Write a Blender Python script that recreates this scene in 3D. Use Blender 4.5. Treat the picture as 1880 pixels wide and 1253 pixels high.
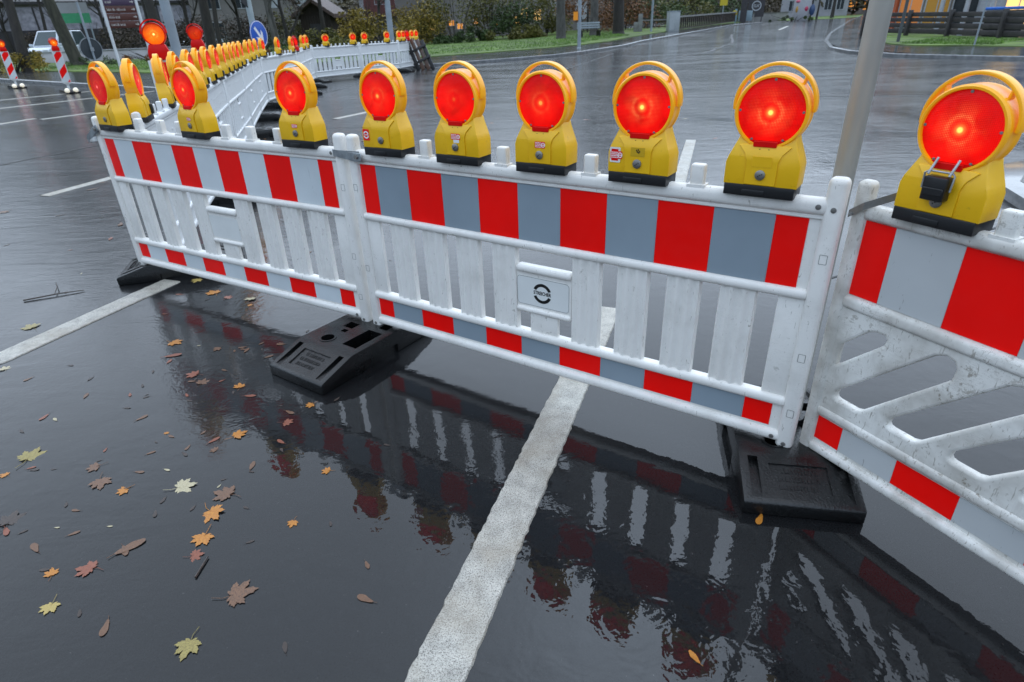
import bpy, bmesh, math, random
from mathutils import Vector, Matrix
for o in list(bpy.data.objects): bpy.data.objects.remove(o)
scene = bpy.context.scene
C = scene.collection
PI = math.pi
R_ = math.radians
# ------------------------------------------------------------------ camera
cd = bpy.data.cameras.new('camera'); cam = bpy.data.objects.new('camera', cd); C.objects.link(cam)
cd.sensor_width = 36.0; cd.lens = 1116.48 / 1880 * 36.0; cd.clip_start = 0.05; cd.clip_end = 2000
cF = Vector((0, .88612573, -.46344491)); cR = Vector((.99937144, -.01642929, -.03141349)); cU = Vector((.03545037, .46315361, .88556875))
cam.matrix_world = Matrix(((cR.x, cU.x, -cF.x, 0), (cR.y, cU.y, -cF.y, 0), (cR.z, cU.z, -cF.z, 1.56), (0, 0, 0, 1)))
cd.dof.use_dof = True; cd.dof.focus_distance = 2.6; cd.dof.aperture_fstop = 4.5
scene.camera = cam
# ------------------------------------------------------------------ overcast sky
w = bpy.data.worlds.new('World'); scene.world = w; w.use_nodes = True
nt = w.node_tree; nt.nodes.clear()
sky = nt.nodes.new('ShaderNodeTexSky'); sky.sky_type = 'NISHITA'; sky.sun_disc = False
SUN_EL, SUN_AZ = 52, 14                      # behind thick cloud, ahead of the camera
sky.sun_elevation = R_(SUN_EL); sky.sun_rotation = R_(SUN_AZ); sky.air_density = 1.5; sky.dust_density = 4.0; sky.ozone_density = 2.0
mx = nt.nodes.new('ShaderNodeMix'); mx.data_type = 'RGBA'; mx.inputs[0].default_value = 0.55
mx.inputs[7].default_value = (12.2, 15.0, 18.8, 1)
bg = nt.nodes.new('ShaderNodeBackground'); bg.inputs[1].default_value = 0.12
ow = nt.nodes.new('ShaderNodeOutputWorld')
hs = nt.nodes.new('ShaderNodeHueSaturation'); hs.inputs['Saturation'].default_value = .15          # cloud greys the sky light
tn = nt.nodes.new('ShaderNodeMix'); tn.data_type = 'RGBA'; tn.blend_type = 'MULTIPLY'; tn.inputs[0].default_value = 1; tn.inputs[7].default_value = (.80, 1.0, 1.27, 1)
nt.links.new(sky.outputs[0], hs.inputs['Color']); nt.links.new(hs.outputs[0], tn.inputs[6]); nt.links.new(tn.outputs[2], mx.inputs[6]); nt.links.new(mx.outputs[2], bg.inputs[0]); nt.links.new(bg.outputs[0], ow.inputs[0])
sd = bpy.data.lights.new('sun', 'SUN'); sd.energy = 0.9; sd.angle = R_(130); sd.color = (1, .92, .80)
so = bpy.data.objects.new('sun', sd); C.objects.link(so); so.rotation_euler = (-Vector((math.sin(R_(SUN_AZ)) * math.cos(R_(SUN_EL)), math.cos(R_(SUN_AZ)) * math.cos(R_(SUN_EL)), math.sin(R_(SUN_EL))))).to_track_quat('-Z', 'Y').to_euler()
vs = scene.view_settings; vs.view_transform = 'Standard'; vs.look = 'None'; vs.exposure = 0.2; vs.gamma = 1
# ------------------------------------------------------------------ helpers
rnd = random.Random(7)
def sm(t): t = min(1, max(0, t)); return t * t * (3 - 2 * t)
def gh(x, y): return .012 * max(0, y - 25) * sm((x + 8) / 16)
class MB:
    def __init__(s): s.v = []; s.f = []
    def add(s, vs, fs):
        o = len(s.v); s.v += [tuple(v) for v in vs]; s.f += [tuple(i + o for i in f) for f in fs]; return s
    def box(s, x0, x1, y0, y1, z0, z1, M=None):
        vs = [Vector((x, y, z)) for x in (x0, x1) for y in (y0, y1) for z in (z0, z1)]
        if M is not None: vs = [M @ v for v in vs]
        return s.add(vs, [(0, 1, 3, 2), (4, 6, 7, 5), (0, 4, 5, 1), (2, 3, 7, 6), (0, 2, 6, 4), (1, 5, 7, 3)])
    def prism(s, poly, y0, y1, M=None):            # polygon in x,z extruded along y (poly counter-clockwise seen from -y)
        n = len(poly)
        vs = [Vector((x, y0, z)) for x, z in poly] + [Vector((x, y1, z)) for x, z in poly]
        if M is not None: vs = [M @ v for v in vs]
        return s.add(vs, [tuple(range(n)), tuple(range(2 * n - 1, n - 1, -1))] + [(i, i + n, (i + 1) % n + n, (i + 1) % n) for i in range(n)])
    def slab(s, poly, z0, z1):                     # polygon in x,y extruded up
        n = len(poly)
        vs = [(x, y, z0) for x, y in poly] + [(x, y, z1) for x, y in poly]
        return s.add(vs, [tuple(range(n - 1, -1, -1)), tuple(range(n, 2 * n))] + [(i, (i + 1) % n, (i + 1) % n + n, i + n) for i in range(n)])
    def tube(s, pts, r, n=8, caps=True):
        pts = [Vector(p) for p in pts]; rs = r if isinstance(r, (list, tuple)) else [r] * len(pts)
        rings = []; prev = None
        for i, p in enumerate(pts):
            t = (pts[min(i + 1, len(pts) - 1)] - pts[max(i - 1, 0)]).normalized()
            if prev is None:
                a = Vector((0, 0, 1)) if abs(t.z) < .9 else Vector((1, 0, 0)); u = t.cross(a).normalized()
            else: u = (prev - t * prev.dot(t)).normalized()
            prev = u; b = t.cross(u)
            rings.append([p + (u * math.cos(2 * PI * k / n) + b * math.sin(2 * PI * k / n)) * rs[i] for k in range(n)])
        vs = [v for rg in rings for v in rg]; fs = []
        for i in range(len(pts) - 1):
            for k in range(n): fs.append((i * n + k, i * n + (k + 1) % n, (i + 1) * n + (k + 1) % n, (i + 1) * n + k))
        if caps: fs += [tuple(range(n - 1, -1, -1)), tuple(range((len(pts) - 1) * n, len(pts) * n))]
        return s.add(vs, fs)
    def lathe(s, prof, n=24, c=(0, 0, 0), axis='y', caps=True):   # prof: (radius, along)
        vs = []; fs = []
        for r, h in prof:
            for k in range(n):
                a = 2 * PI * k / n; x, y = r * math.cos(a), r * math.sin(a)
                vs.append((c[0] + x, c[1] + h, c[2] + y) if axis == 'y' else (c[0] + x, c[1] + y, c[2] + h))
        for i in range(len(prof) - 1):
            for k in range(n):
                q = (i * n + k, i * n + (k + 1) % n, (i + 1) * n + (k + 1) % n, (i + 1) * n + k)
                fs.append(q)
        if caps: fs += [tuple(range(n)), tuple(range((len(prof) - 1) * n, len(prof) * n))]
        return s.add(vs, fs)
    def mesh(s, me, M=None):
        vs = [(M @ v.co) if M is not None else v.co.copy() for v in me.vertices]
        return s.add(vs, [tuple(p.vertices) for p in me.polygons])
    def data(s, name, bevel=0, seg=2, smooth=True, angle=38):
        me = bpy.data.meshes.new(name); me.from_pydata(s.v, [], s.f)
        bm = bmesh.new(); bm.from_mesh(me)
        bmesh.ops.recalc_face_normals(bm, faces=bm.faces)
        if bevel > 0:
            es = [e for e in bm.edges if len(e.link_faces) == 2 and e.calc_face_angle(0) > R_(28)]
            bmesh.ops.bevel(bm, geom=es, offset=bevel, segments=seg, profile=.5, affect='EDGES', clamp_overlap=True)
        bm.to_mesh(me); bm.free()
        if smooth:
            me.polygons.foreach_set('use_smooth', [True] * len(me.polygons))
            me.set_sharp_from_angle(angle=R_(angle))
        me.update(); return me
    def build(s, name, m, parent=None, **k):
        return link(name, s.data(name, **k), m, parent)
def link(name, me, m, parent=None):
    o = bpy.data.objects.new(name, me); C.objects.link(o)
    if m is not None and not me.materials: me.materials.append(m)
    elif m is not None and me.materials[0] is not m:
        o.material_slots[0].link = 'OBJECT'; o.material_slots[0].material = m
    if parent is not None: o.parent = parent
    return o
def tag(o, label, cat, group=None):
    o['label'] = label; o['category'] = cat
    if group: o['group'] = group
    return o
def thing(name, label, cat, loc=(0, 0, 0), rz=0, group=None):
    o = bpy.data.objects.new(name, None); C.objects.link(o); o.empty_display_size = .1
    o.location = loc; o.rotation_euler = (0, 0, rz); return tag(o, label, cat, group)
def struct(o, kind='structure'): o['kind'] = kind; return o
def copy_tree(o, parent=None):
    c = o.copy(); C.objects.link(c); c.parent = parent
    for ch in o.children: copy_tree(ch, c)
    return c
def place(o, loc, rz, label, group=None):
    o.location = loc; o.rotation_euler = (0, 0, rz); o['label'] = label
    if group: o['group'] = group
    return o
def curve_mesh(splines, extrude, bevel=0, res=1):      # closed 2D outlines (x,z), later ones are holes; front faces -y
    cu = bpy.data.curves.new('tmp', 'CURVE'); cu.dimensions = '2D'; cu.fill_mode = 'BOTH'
    cu.extrude = extrude; cu.bevel_depth = bevel; cu.bevel_resolution = res
    for sp in splines:
        q = cu.splines.new('POLY'); q.points.add(len(sp) - 1); q.use_cyclic_u = True
        for i, (x, z) in enumerate(sp): q.points[i].co = (x, z, 0, 1)
    return cu_to_mesh(cu)
def cu_to_mesh(cu):
    o = bpy.data.objects.new('tmp', cu); C.objects.link(o)
    dg = bpy.context.evaluated_depsgraph_get(); me = bpy.data.meshes.new_from_object(o.evaluated_get(dg))
    bpy.data.objects.remove(o); bpy.data.curves.remove(cu)
    me.transform(Matrix(((1, 0, 0, 0), (0, 0, -1, 0), (0, 1, 0, 0), (0, 0, 0, 1))))
    return me
def text_mesh(body, size, extrude=.0006, offset=0, sx=1.0):
    cu = bpy.data.curves.new('tmp', 'FONT'); cu.body = body; cu.size = size; cu.extrude = extrude; cu.offset = offset
    cu.align_x = 'CENTER'; cu.align_y = 'CENTER'; cu.resolution_u = 3
    me = cu_to_mesh(cu); me.transform(Matrix.Diagonal((sx, 1, 1, 1))); return me
def rrect(x0, x1, z0, z1, r, n=4):
    pts = []
    for cx, cz, a0 in ((x1 - r, z1 - r, 0), (x0 + r, z1 - r, 90), (x0 + r, z0 + r, 180), (x1 - r, z0 + r, 270)):
        for k in range(n + 1):
            a = R_(a0 + 90 * k / n); pts.append((cx + r * math.cos(a), cz + r * math.sin(a)))
    return pts
# ------------------------------------------------------------------ materials
class N:
    def __init__(s, name):
        s.m = bpy.data.materials.new(name); s.m.use_nodes = True; s.t = s.m.node_tree
        s.b = s.t.nodes['Principled BSDF']
    def n(s, t, **k):
        q = s.t.nodes.new('ShaderNode' + t)
        for a, v in k.items():
            if a.startswith('i'):
                q.inputs[int(a[1:])].default_value = v
            else: setattr(q, a, v)
        return q
    def l(s, a, b): s.t.links.new(a, b)
    def noise(s, vec, scale, detail=3, rough=.55, dist=0):
        q = s.n('TexNoise'); q.inputs['Scale'].default_value = scale; q.inputs['Detail'].default_value = detail
        q.inputs['Roughness'].default_value = rough; q.inputs['Distortion'].default_value = dist
        if vec is not None: s.l(vec, q.inputs['Vector'])
        return q.outputs['Fac']
    def ramp(s, fac, stops):
        q = s.n('ValToRGB'); cr = q.color_ramp
        while len(cr.elements) < len(stops): cr.elements.new(.5)
        for e, (p, c) in zip(cr.elements, stops):
            e.position = p; e.color = (c, c, c, 1) if not isinstance(c, tuple) else (*c, 1)
        s.l(fac, q.inputs[0]); return q.outputs[0]
    def mix(s, fac, a, b, blend='MIX'):
        q = s.n('Mix', data_type='RGBA', blend_type=blend)
        for i, x in ((0, fac), (6, a), (7, b)):
            if isinstance(x, (int, float)): q.inputs[i].default_value = x
            elif isinstance(x, tuple): q.inputs[i].default_value = (*x, 1)
            else: s.l(x, q.inputs[i])
        return q.outputs[2]
    def math(s, op, a, b=None, c=None):
        q = s.n('Math', operation=op)
        for i, x in enumerate((a, b, c)):
            if x is None: continue
            if isinstance(x, (int, float)): q.inputs[i].default_value = x
            else: s.l(x, q.inputs[i])
        return q.outputs[0]
    def bump(s, h, dist, strength=1, normal=None):
        q = s.n('Bump'); q.inputs['Distance'].default_value = dist; q.inputs['Strength'].default_value = strength
        s.l(h, q.inputs['Height'])
        if normal is not None: s.l(normal, q.inputs['Normal'])
        return q.outputs[0]
    def coord(s, kind='Object', scale=None, rand=True):
        q = s.n('TexCoord'); v = q.outputs[kind]
        if rand:
            oi = s.n('ObjectInfo'); ad = s.n('VectorMath', operation='ADD'); s.l(v, ad.inputs[0]); s.l(oi.outputs['Location'], ad.inputs[1]); v = ad.outputs[0]
        if scale:
            mp = s.n('Mapping'); mp.inputs['Scale'].default_value = scale; s.l(v, mp.inputs[0]); v = mp.outputs[0]
        return v
    def set(s, **k):
        names = dict(col='Base Color', rough='Roughness', metal='Metallic', spec='Specular IOR Level', ior='IOR', em='Emission Color', es='Emission Strength', coat='Coat Weight', cr='Coat Roughness', ci='Coat IOR', alpha='Alpha', tr='Transmission Weight', normal='Normal', cn='Coat Normal', sss='Subsurface Weight')
        for a, v in k.items():
            i = s.b.inputs[names[a]]
            if isinstance(v, tuple): i.default_value = (*v, 1) if len(v) == 3 else v
            elif isinstance(v, (int, float)): i.default_value = v
            else: s.l(v, i)
        return s.m
def simple(name, col, rough=.5, var=.18, scale=8, bump=0, bscale=60, stretch=None, **k):
    q = N(name); v = q.coord(scale=stretch); f = q.noise(v, scale, 4)
    d = tuple(c * (1 - var) for c in col); e = tuple(min(1, c * (1 + var)) for c in col)
    c = q.ramp(f, [(.3, d), (.7, e)])
    if bump: k['normal'] = q.bump(q.noise(v, bscale, 3), bump)
    return q.set(col=c, rough=rough, **k)
def dirty_plastic(name, col, amount, dirt=(.2, .175, .13)):
    q = N(name); v = q.coord()
    a = q.ramp(q.noise(q.coord(scale=(9, 9, 1.8)), 2.2, 5, .65), [(.55, 0.), (.9, .12 + .22 * amount)])
    blot = q.ramp(q.noise(v, 7, 4, .6), [(.56 - .1 * amount, 0.), (.78 - .08 * amount, .42 * min(1., amount))])
    b = q.ramp(q.noise(v, 38, 4, .7), [(.66 - .06 * amount, 0.), (.72 - .05 * amount, .8)])
    b2 = q.math('MULTIPLY', b, q.ramp(q.noise(v, 5, 3), [(.54 - .12 * amount, 0.), (.66, 1.)]))
    sc = q.ramp(q.noise(q.coord(scale=(70, 70, 14)), 1.6, 2, .5, 1.5), [(.72 - .05 * amount, 0.), (.735 - .045 * amount, .55)])
    scr = q.ramp(q.noise(q.coord(scale=(7, 30, 60)), 1.4, 3, .6, 2.5), [(.49, 0.), (.5, .85 * min(1., amount)), (.512, 0.)])
    sc = q.math('MAXIMUM', sc, q.math('MULTIPLY', scr, q.ramp(q.noise(v, 9, 2), [(.5, 0.), (.6, 1.)])))
    tot = q.math('MAXIMUM', q.math('MAXIMUM', a, b2), q.math('MAXIMUM', sc, blot))
    c = q.mix(tot, col, dirt)
    return q.set(col=c, rough=q.math('ADD', .36, q.math('MULTIPLY', tot, .3)), spec=.4)
M = {}
M['white'] = dirty_plastic('white_plastic', (.79, .765, .72), .45)
M['white_dirty'] = dirty_plastic('white_plastic_grimy', (.75, .735, .69), 1.5, (.14, .105, .06))
M['white_back'] = dirty_plastic('white_plastic_weathered', (.72, .73, .73), .3, (.3, .3, .29))
def sheeting(name, col, scuff=.3):
    q = N(name); v = q.coord()
    sc = q.ramp(q.noise(q.coord(scale=(50, 50, 8)), 2.0, 4, .6, 1.5), [(.68, 0.), (.72, scuff)])
    big = q.ramp(q.noise(v, 3, 3), [(.3, .92), (.7, 1.06)])
    c = q.mix(1., q.mix(sc, col, (.16, .15, .14)), big, 'MULTIPLY')
    return q.set(col=c, rough=q.ramp(q.noise(v, 25, 4), [(.3, .32), (.7, .48)]), spec=.22)
M['red_sheet'] = sheeting('red_reflective_sheeting', (.96, .0035, .002), .03)
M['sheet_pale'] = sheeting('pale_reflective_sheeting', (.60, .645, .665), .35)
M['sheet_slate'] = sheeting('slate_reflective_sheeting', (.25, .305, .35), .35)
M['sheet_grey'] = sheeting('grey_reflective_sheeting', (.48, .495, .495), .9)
def rubber(name):
    q = N(name); v = q.coord(); wet = q.ramp(q.noise(v, 9, 4), [(.35, .10), (.7, .36)])
    c = q.ramp(q.noise(v, 30, 4), [(.3, (.0022, .0024, .0026)), (.75, (.007, .0073, .0076))])
    g = q.math('MULTIPLY', q.ramp(q.noise(v, 120, 3, .7), [(.56, 0.), (.66, .6)]), q.ramp(q.noise(v, 7, 3), [(.4, 0.), (.65, 1.)]))
    c = q.mix(g, c, (.028, .027, .026))
    return q.set(col=c, rough=wet, spec=.5, normal=q.bump(q.noise(v, 110, 3, .7), .003, .8))
M['rubber'] = rubber('wet_black_rubber')
M['black'] = simple('black_plastic', (.008, .008, .009), .35)
q = N('yellow_lamp_plastic'); v = q.coord(); f_ = q.ramp(q.noise(v, 40, 5, .7), [(.62, 0.), (.75, .35)])
M['yellow'] = q.set(col=q.mix(f_, q.ramp(q.noise(v, 6, 3), [(.3, (.78, .43, .003)), (.7, (.86, .49, .005))]), (.25, .12, .01)), rough=.38, normal=q.bump(q.noise(v, 200, 2), .0004, .5))
q = N('amber_lamp_housing'); v = q.coord()
M['amber'] = q.set(col=q.ramp(q.noise(v, 6, 3), [(.3, (.86, .36, .002)), (.7, (.93, .42, .004))]), rough=.33, em=(1, .46, .02), es=.10)
M['red_plastic'] = simple('red_lamp_plastic', (.62, .003, .002), .35, es=.04, em=(1, .01, .005), spec=.2)
def lens_mat(name, core, ring, base=(1., .006, .003), bs=.78, hot=(1, .62, .12), rcol=(1, .42, .12)):
    q = N(name); tc = q.n('TexCoord'); v = tc.outputs['Object']
    sp = q.n('SeparateXYZ'); q.l(v, sp.inputs[0]); x, z = sp.outputs[0], sp.outputs[2]
    cmb = q.n('CombineXYZ'); q.l(x, cmb.inputs[0]); q.l(z, cmb.inputs[2])
    ln = q.n('VectorMath', operation='LENGTH'); q.l(cmb.outputs[0], ln.inputs[0]); r = q.math('MULTIPLY', ln.outputs['Value'], 10.)
    k = 2 * PI / .0042
    gx = q.math('ABSOLUTE', q.math('SINE', q.math('MULTIPLY', x, k / 2))); gz = q.math('ABSOLUTE', q.math('SINE', q.math('MULTIPLY', z, k / 2)))
    grid = q.math('MULTIPLY', gx, gz)
    nz = q.ramp(q.noise(q.coord(), 22, 3), [(.36, .15), (.58, 1.)])
    rg = q.ramp(r, [(.12, 0.), (.24, .25), (.33, 1.), (.42, .35), (.75, 0.)])
    spark = q.math('MULTIPLY', q.math('MULTIPLY', rg, q.math('POWER', grid, 1.5)), nz)
    cr = q.ramp(r, [(0., 1.), (.045, 1.), (.09, .2), (.16, .04), (.22, 0.)])
    glow = q.ramp(r, [(.0, 1.15), (.35, 1.05), (.8, .92), (1., .7)])
    halfz = q.ramp(q.math('ADD', q.math('MULTIPLY', z, 5.), .5), [(.05, 1.05), (.5, .98), (.95, .5)])
    blob = q.ramp(q.noise(q.coord(), 13, 2, .5, .6), [(.3, .62), (.68, 1.12)])
    fac = q.math('ADD', .72, q.math('MULTIPLY', grid, .42))
    b0 = q.mix(1., q.mix(1., q.mix(1., q.mix(1., base, glow, 'MULTIPLY'), halfz, 'MULTIPLY'), blob, 'MULTIPLY'), fac, 'MULTIPLY')
    e1 = q.mix(q.math('MULTIPLY', spark, min(1., ring)), b0, tuple(min(1.6, c * 1.5) for c in rcol))
    e2 = q.mix(q.math('MINIMUM', q.math('MULTIPLY', cr, core), 1.), e1, tuple(c * 2.4 for c in hot))
    bp = q.bump(grid, .0009, .5)
    m = q.set(col=(.45, .002, .002), rough=.2, spec=.12, em=e2, es=bs, normal=bp); m.cycles.emission_sampling = 'NONE'; return m
M['lens_a'] = lens_mat('red_lens_bright', .8, .65)
M['lens_b'] = lens_mat('red_lens_soft', .3, .3)
M['lens_c'] = lens_mat('red_lens_plain', .05, .1)
M['lens_dim'] = lens_mat('red_lens_side', .55, .3, (.8, .012, .015), .5, (1, .3, .25))
M['lens_amber'] = lens_mat('amber_lens_lit', 1.0, 1., (1., .17, .004), 1.0, (1, .8, .2), (1, .62, .06))
M['lens_dimamber'] = lens_mat('amber_lens_dull', .1, .3, (.9, .06, .004), .5)
M['lens_far'] = lens_mat('red_lens_far', 1., .5, (1., .02, .008), .75, (1, .3, .1))
def metal(name, col, rough, dirt=.4):
    q = N(name); v = q.coord(); f = q.noise(v, 18, 5, .65)
    return q.set(col=q.ramp(f, [(.3, tuple(c * (1 - dirt) for c in col)), (.65, col)]), metal=.85, rough=q.ramp(f, [(.3, rough + .15), (.7, rough)]))
M['zinc'] = metal('galvanised_steel', (.42, .45, .47), .38)
M['bolt'] = metal('dull_steel', (.33, .32, .3), .42)
M['pole'] = simple('weathered_aluminium_tube', (.40, .39, .355), .5, .3, 5, .0004, 60, stretch=(1, 1, .25), metal=.25)
M['pole_grey'] = simple('grey_painted_pole', (.26, .30, .33), .45, .15, 3)
M['pole_white'] = simple('white_painted_pole', (.62, .64, .64), .4, .08, 3)
# ------------------------------------------------------------------ wet road
def wet_asphalt(name, base=(.0032, .0035, .0041), near=True):
    q = N(name); tc = q.n('TexCoord'); v = tc.outputs['Object']
    agg = q.noise(v, 190, 2, .7)
    c = q.ramp(agg, [(.3, tuple(b * .4 for b in base)), (.68, tuple(b * 1.8 for b in base))])
    spk = q.ramp(q.noise(v, 70, 3, .65), [(.69, 0.), (.74, .75)])
    c = q.mix(spk, c, (.075, .07, .066))
    grit = q.ramp(q.noise(v, 36, 3, .7), [(.60, 0.), (.70, .5)])
    c = q.mix(grit, c, tuple(b * 3.2 for b in base))
    lo = q.noise(v, .9, 4, .6)
    c = q.mix(1., c, q.ramp(lo, [(.3, .7), (.7, 1.4)]), 'MULTIPLY')
    sp = q.n('SeparateXYZ'); q.l(v, sp.inputs[0])
    # deep standing water in the foreground dip, a thin film on the crown farther off
    depth = q.math('ADD', q.math('MULTIPLY', sp.outputs[1], .16), q.math('MULTIPLY', sp.outputs[0], -.07))
    mid = q.noise(q.coord(scale=(1, .55, 1), rand=False), .6, 4, .55, .4)
    thin = q.ramp(q.math('ADD', q.math('MULTIPLY', depth, .28), q.math('MULTIPLY', mid, .9)), [(.52, .0), (.72, .55), (.95, 1.)]) if near else .8
    rip = q.math('ADD', q.noise(v, 11, 2, .6, .5), q.math('MULTIPLY', q.noise(v, 34, 2, .6, .3), .26))
    pat = q.ramp(lo, [(.40, .10), (.6, 1.)])
    vd = q.n('TexVoronoi'); vd.inputs['Scale'].default_value = 2.6; q.l(v, vd.inputs['Vector'])
    d = vd.outputs['Distance']; sel = q.ramp(vd.outputs['Color'], [(.55, 0.), (.6, 1.)])
    ring = q.math('MULTIPLY', q.math('MULTIPLY', q.math('SINE', q.math('MULTIPLY', d, 260.)), q.ramp(d, [(.0, 1.), (.08, .5), (.13, 0.)])), sel)
    h = q.math('ADD', q.math('MULTIPLY', rip, pat), q.math('MULTIPLY', ring, .03))
    swell = q.noise(q.coord(scale=(.8, 2.2, 1), rand=False), 2.4, 3, .6, .8)
    h = q.math('ADD', q.math('MULTIPLY', h, .0022), q.math('MULTIPLY', q.math('MULTIPLY', swell, thin), .006))
    h = q.math('ADD', h, q.math('MULTIPLY', q.math('MULTIPLY', q.math('ADD', q.math('MULTIPLY', agg, .4), q.noise(v, 55, 2, .65)), thin), .0017))
    water = q.bump(h, 1., 1.)
    return q.set(col=c, rough=.7, spec=.1, coat=1., cr=q.math('ADD', .012, q.math('MULTIPLY', q.math('MULTIPLY', thin, .17), q.ramp(q.noise(q.coord(scale=(.35, 1.6, 1), rand=False), .7, 4, .65, .6), [(.36, .25), (.6, 1.)]))), ci=1.38, cn=water)
M['road'] = wet_asphalt('wet_asphalt')
M['pave'] = wet_asphalt('wet_paving', (.022, .022, .022), False)
M['paint'] = None
q = N('thermoplastic_road_paint'); v = q.coord('Object', rand=False)
g1 = q.noise(v, 260, 3, .7); g2 = q.noise(v, 14, 4, .6); g3 = q.noise(v, 3.2, 3)
c = q.ramp(g1, [(.36, (.13, .125, .115)), (.5, (.48, .47, .44)), (.8, (.66, .655, .62))])
c = q.mix(1., c, q.ramp(g2, [(.3, .72), (.62, 1.08)]), 'MULTIPLY')
c = q.mix(q.ramp(g3, [(.46, 0.), (.62, .45)]), c, (.26, .22, .165))
chip = q.math('MULTIPLY', q.ramp(q.noise(v, 70, 4, .75), [(.6, 0.), (.66, 1.)]), q.ramp(q.noise(v, 5, 3), [(.42, 0.), (.6, .9)]))
c = q.mix(1., q.mix(chip, c, (.05, .048, .045)), (1., .965, .9), 'MULTIPLY')
M['paint'] = q.set(col=c, rough=.5, spec=.35, normal=q.bump(g1, .003, 1.), coat=.35, cr=.25, ci=1.33)
M['kerb'] = simple('wet_granite_kerb', (.16, .165, .17), .25, .3, 6, coat=.6, cr=.12)
M['grass'] = simple('lawn', (.075, .125, .012), .8, .6, .8, .03, 30)
M['grass_blade'] = simple('grass_blades', (.085, .175, .016), .6, .6, .7)
# ------------------------------------------------------------------ ground, pavements, markings
def lines(a, b, step): n = max(1, int(round((b - a) / step))); return [a + (b - a) * i / n for i in range(n)]
xs = lines(-420, -80, 40) + lines(-80, -12, 6) + lines(-12, 12, 1.5) + lines(12, 80, 6) + lines(80, 421, 40) + [420]
ys = lines(-30, 0, 6) + lines(0, 24, 2) + lines(24, 26, .5) + lines(26, 130, 5) + lines(130, 601, 40) + [600]
def hz(x, y): return gh(x, min(y, 130))
b = MB(); nx = len(xs)
b.add([(x, y, hz(x, y)) for y in ys for x in xs], [(j * nx + i, j * nx + i + 1, (j + 1) * nx + i + 1, (j + 1) * nx + i) for j in range(len(ys) - 1) for i in range(nx - 1)])
struct(b.build('road', M['road']))
def resample(pl, n):
    pl = [Vector(p) for p in pl]; L = [0]
    for i in range(1, len(pl)): L.append(L[-1] + (pl[i] - pl[i - 1]).length)
    out = []
    for k in range(n):
        t = L[-1] * k / (n - 1); i = 1
        while i < len(pl) - 1 and L[i] < t: i += 1
        u = (t - L[i - 1]) / (L[i] - L[i - 1]); out.append(pl[i - 1].lerp(pl[i], u))
    return out
def strip(name, A, B, za, zb, m, n=30, rows=4, skirt=True, kind='structure'):
    A, B = resample(A, n), resample(B, n); b = MB(); vs = []
    for r in range(rows + 1):
        for i in range(n):
            p = A[i].lerp(B[i], r / rows); vs.append((p.x, p.y, gh(p.x, p.y) + za + (zb - za) * r / rows))
    fs = [(r * n + i, r * n + i + 1, (r + 1) * n + i + 1, (r + 1) * n + i) for r in range(rows) for i in range(n - 1)]
    if skirt:
        o = len(vs)
        for i in range(n): vs.append((A[i].x, A[i].y, gh(A[i].x, A[i].y) - .05))
        fs += [(i, o + i, o + i + 1, i + 1) for i in range(n - 1)]
    b.add(vs, fs); return struct(b.build(name, m), kind)
def kerb(name, pl, h=.12, wd=.15, n=40):
    P = resample(pl, n); b = MB(); vs = []; fs = []
    for i in range(n):
        t = (P[min(i + 1, n - 1)] - P[max(0, i - 1)]).normalized(); nrm = Vector((-t.y, t.x)); z = gh(P[i].x, P[i].y)
        a, c = P[i] - nrm * .0, P[i] + nrm * wd
        vs += [(a.x, a.y, z - .05), (a.x, a.y, z + h - .02), (a.x + nrm.x * .02, a.y + nrm.y * .02, z + h), (c.x, c.y, z + h), (c.x, c.y, z - .05)]
    for i in range(n - 1):
        for k in range(4): fs.append((i * 5 + k, i * 5 + k + 1, (i + 1) * 5 + k + 1, (i + 1) * 5 + k))
    b.add(vs, fs); return struct(b.build(name, M['kerb']))
KR = [(-40, 42), (-22, 34), (-9, 28.6), (-4.5, 27.9), (-1.73, 29.05), (2.97, 31.9), (7.1, 38.2), (8.9, 42.6), (16.2, 56), (24.1, 70.9), (29.7, 77.3)]
KB = [(-40, 46), (-22, 38), (-9, 33), (-3.95, 34.2), (3.6, 38.5), (6.4, 41.7), (9.9, 49.5), (14.5, 58), (22.4, 72), (28, 79)]
kerb('kerb', KR); strip('pavement', [(p[0] - .12, p[1] + .09) for p in KR], KB, .112, .12, M['pave'])
GB = [(-46, 70), (-26, 72), (-10, 74), (-4, 76), (4, 76), (8, 74), (11, 68), (14.2, 64), (20, 80), (26, 86)]
strip('lawn', KB, GB, .15, .25, M['grass'])
KL = [(-60, 57.6), (-40, 42.7), (-21.83, 29), (-11.4, 21.17), (-7.4, 18.2)]
KL2 = [(-60, 67), (-44, 52), (-27.3, 36.5), (-15.5, 29.2), (-9.5, 26.4)]
kerb('kerb', KL); strip('pavement', [(p[0] - .09, p[1] + .12) for p in KL], KL2, .112, .12, M['pave'])
strip('lawn', KL2, [(-60, 85), (-46, 66), (-31, 47), (-22, 45), (-12, 38)], .15, .2, M['grass'])
KQ = [(60, 112), (34.7, 68.2), (20.6, 42.6), (16.6, 34.6), (14.5, 29.6), (14.06, 27), (14.4, 24.5), (16.4, 20.7), (23, 12), (40, -6)]
kerb('kerb', KQ, n=50); strip('pavement', [(p[0] + .12, p[1] + .05) for p in KQ], [(64, 110), (40, 70), (26, 44.6), (20, 36), (18.2, 31), (18.0, 29), (19.1, 26.9), (20, 25.5), (26, 18), (44, 2)], .112, .12, M['pave'])
strip('lawn', [(24.6, 43.6), (19.0, 34.2), (17.4, 30.2), (17.3, 28.4), (19.1, 26.9), (20, 25.5), (26, 18)], [(27.5, 43), (23, 36.5), (22.6, 33), (22.8, 30.2), (23.5, 29), (25, 26), (32, 19)], .15, .2, M['grass'])
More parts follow.
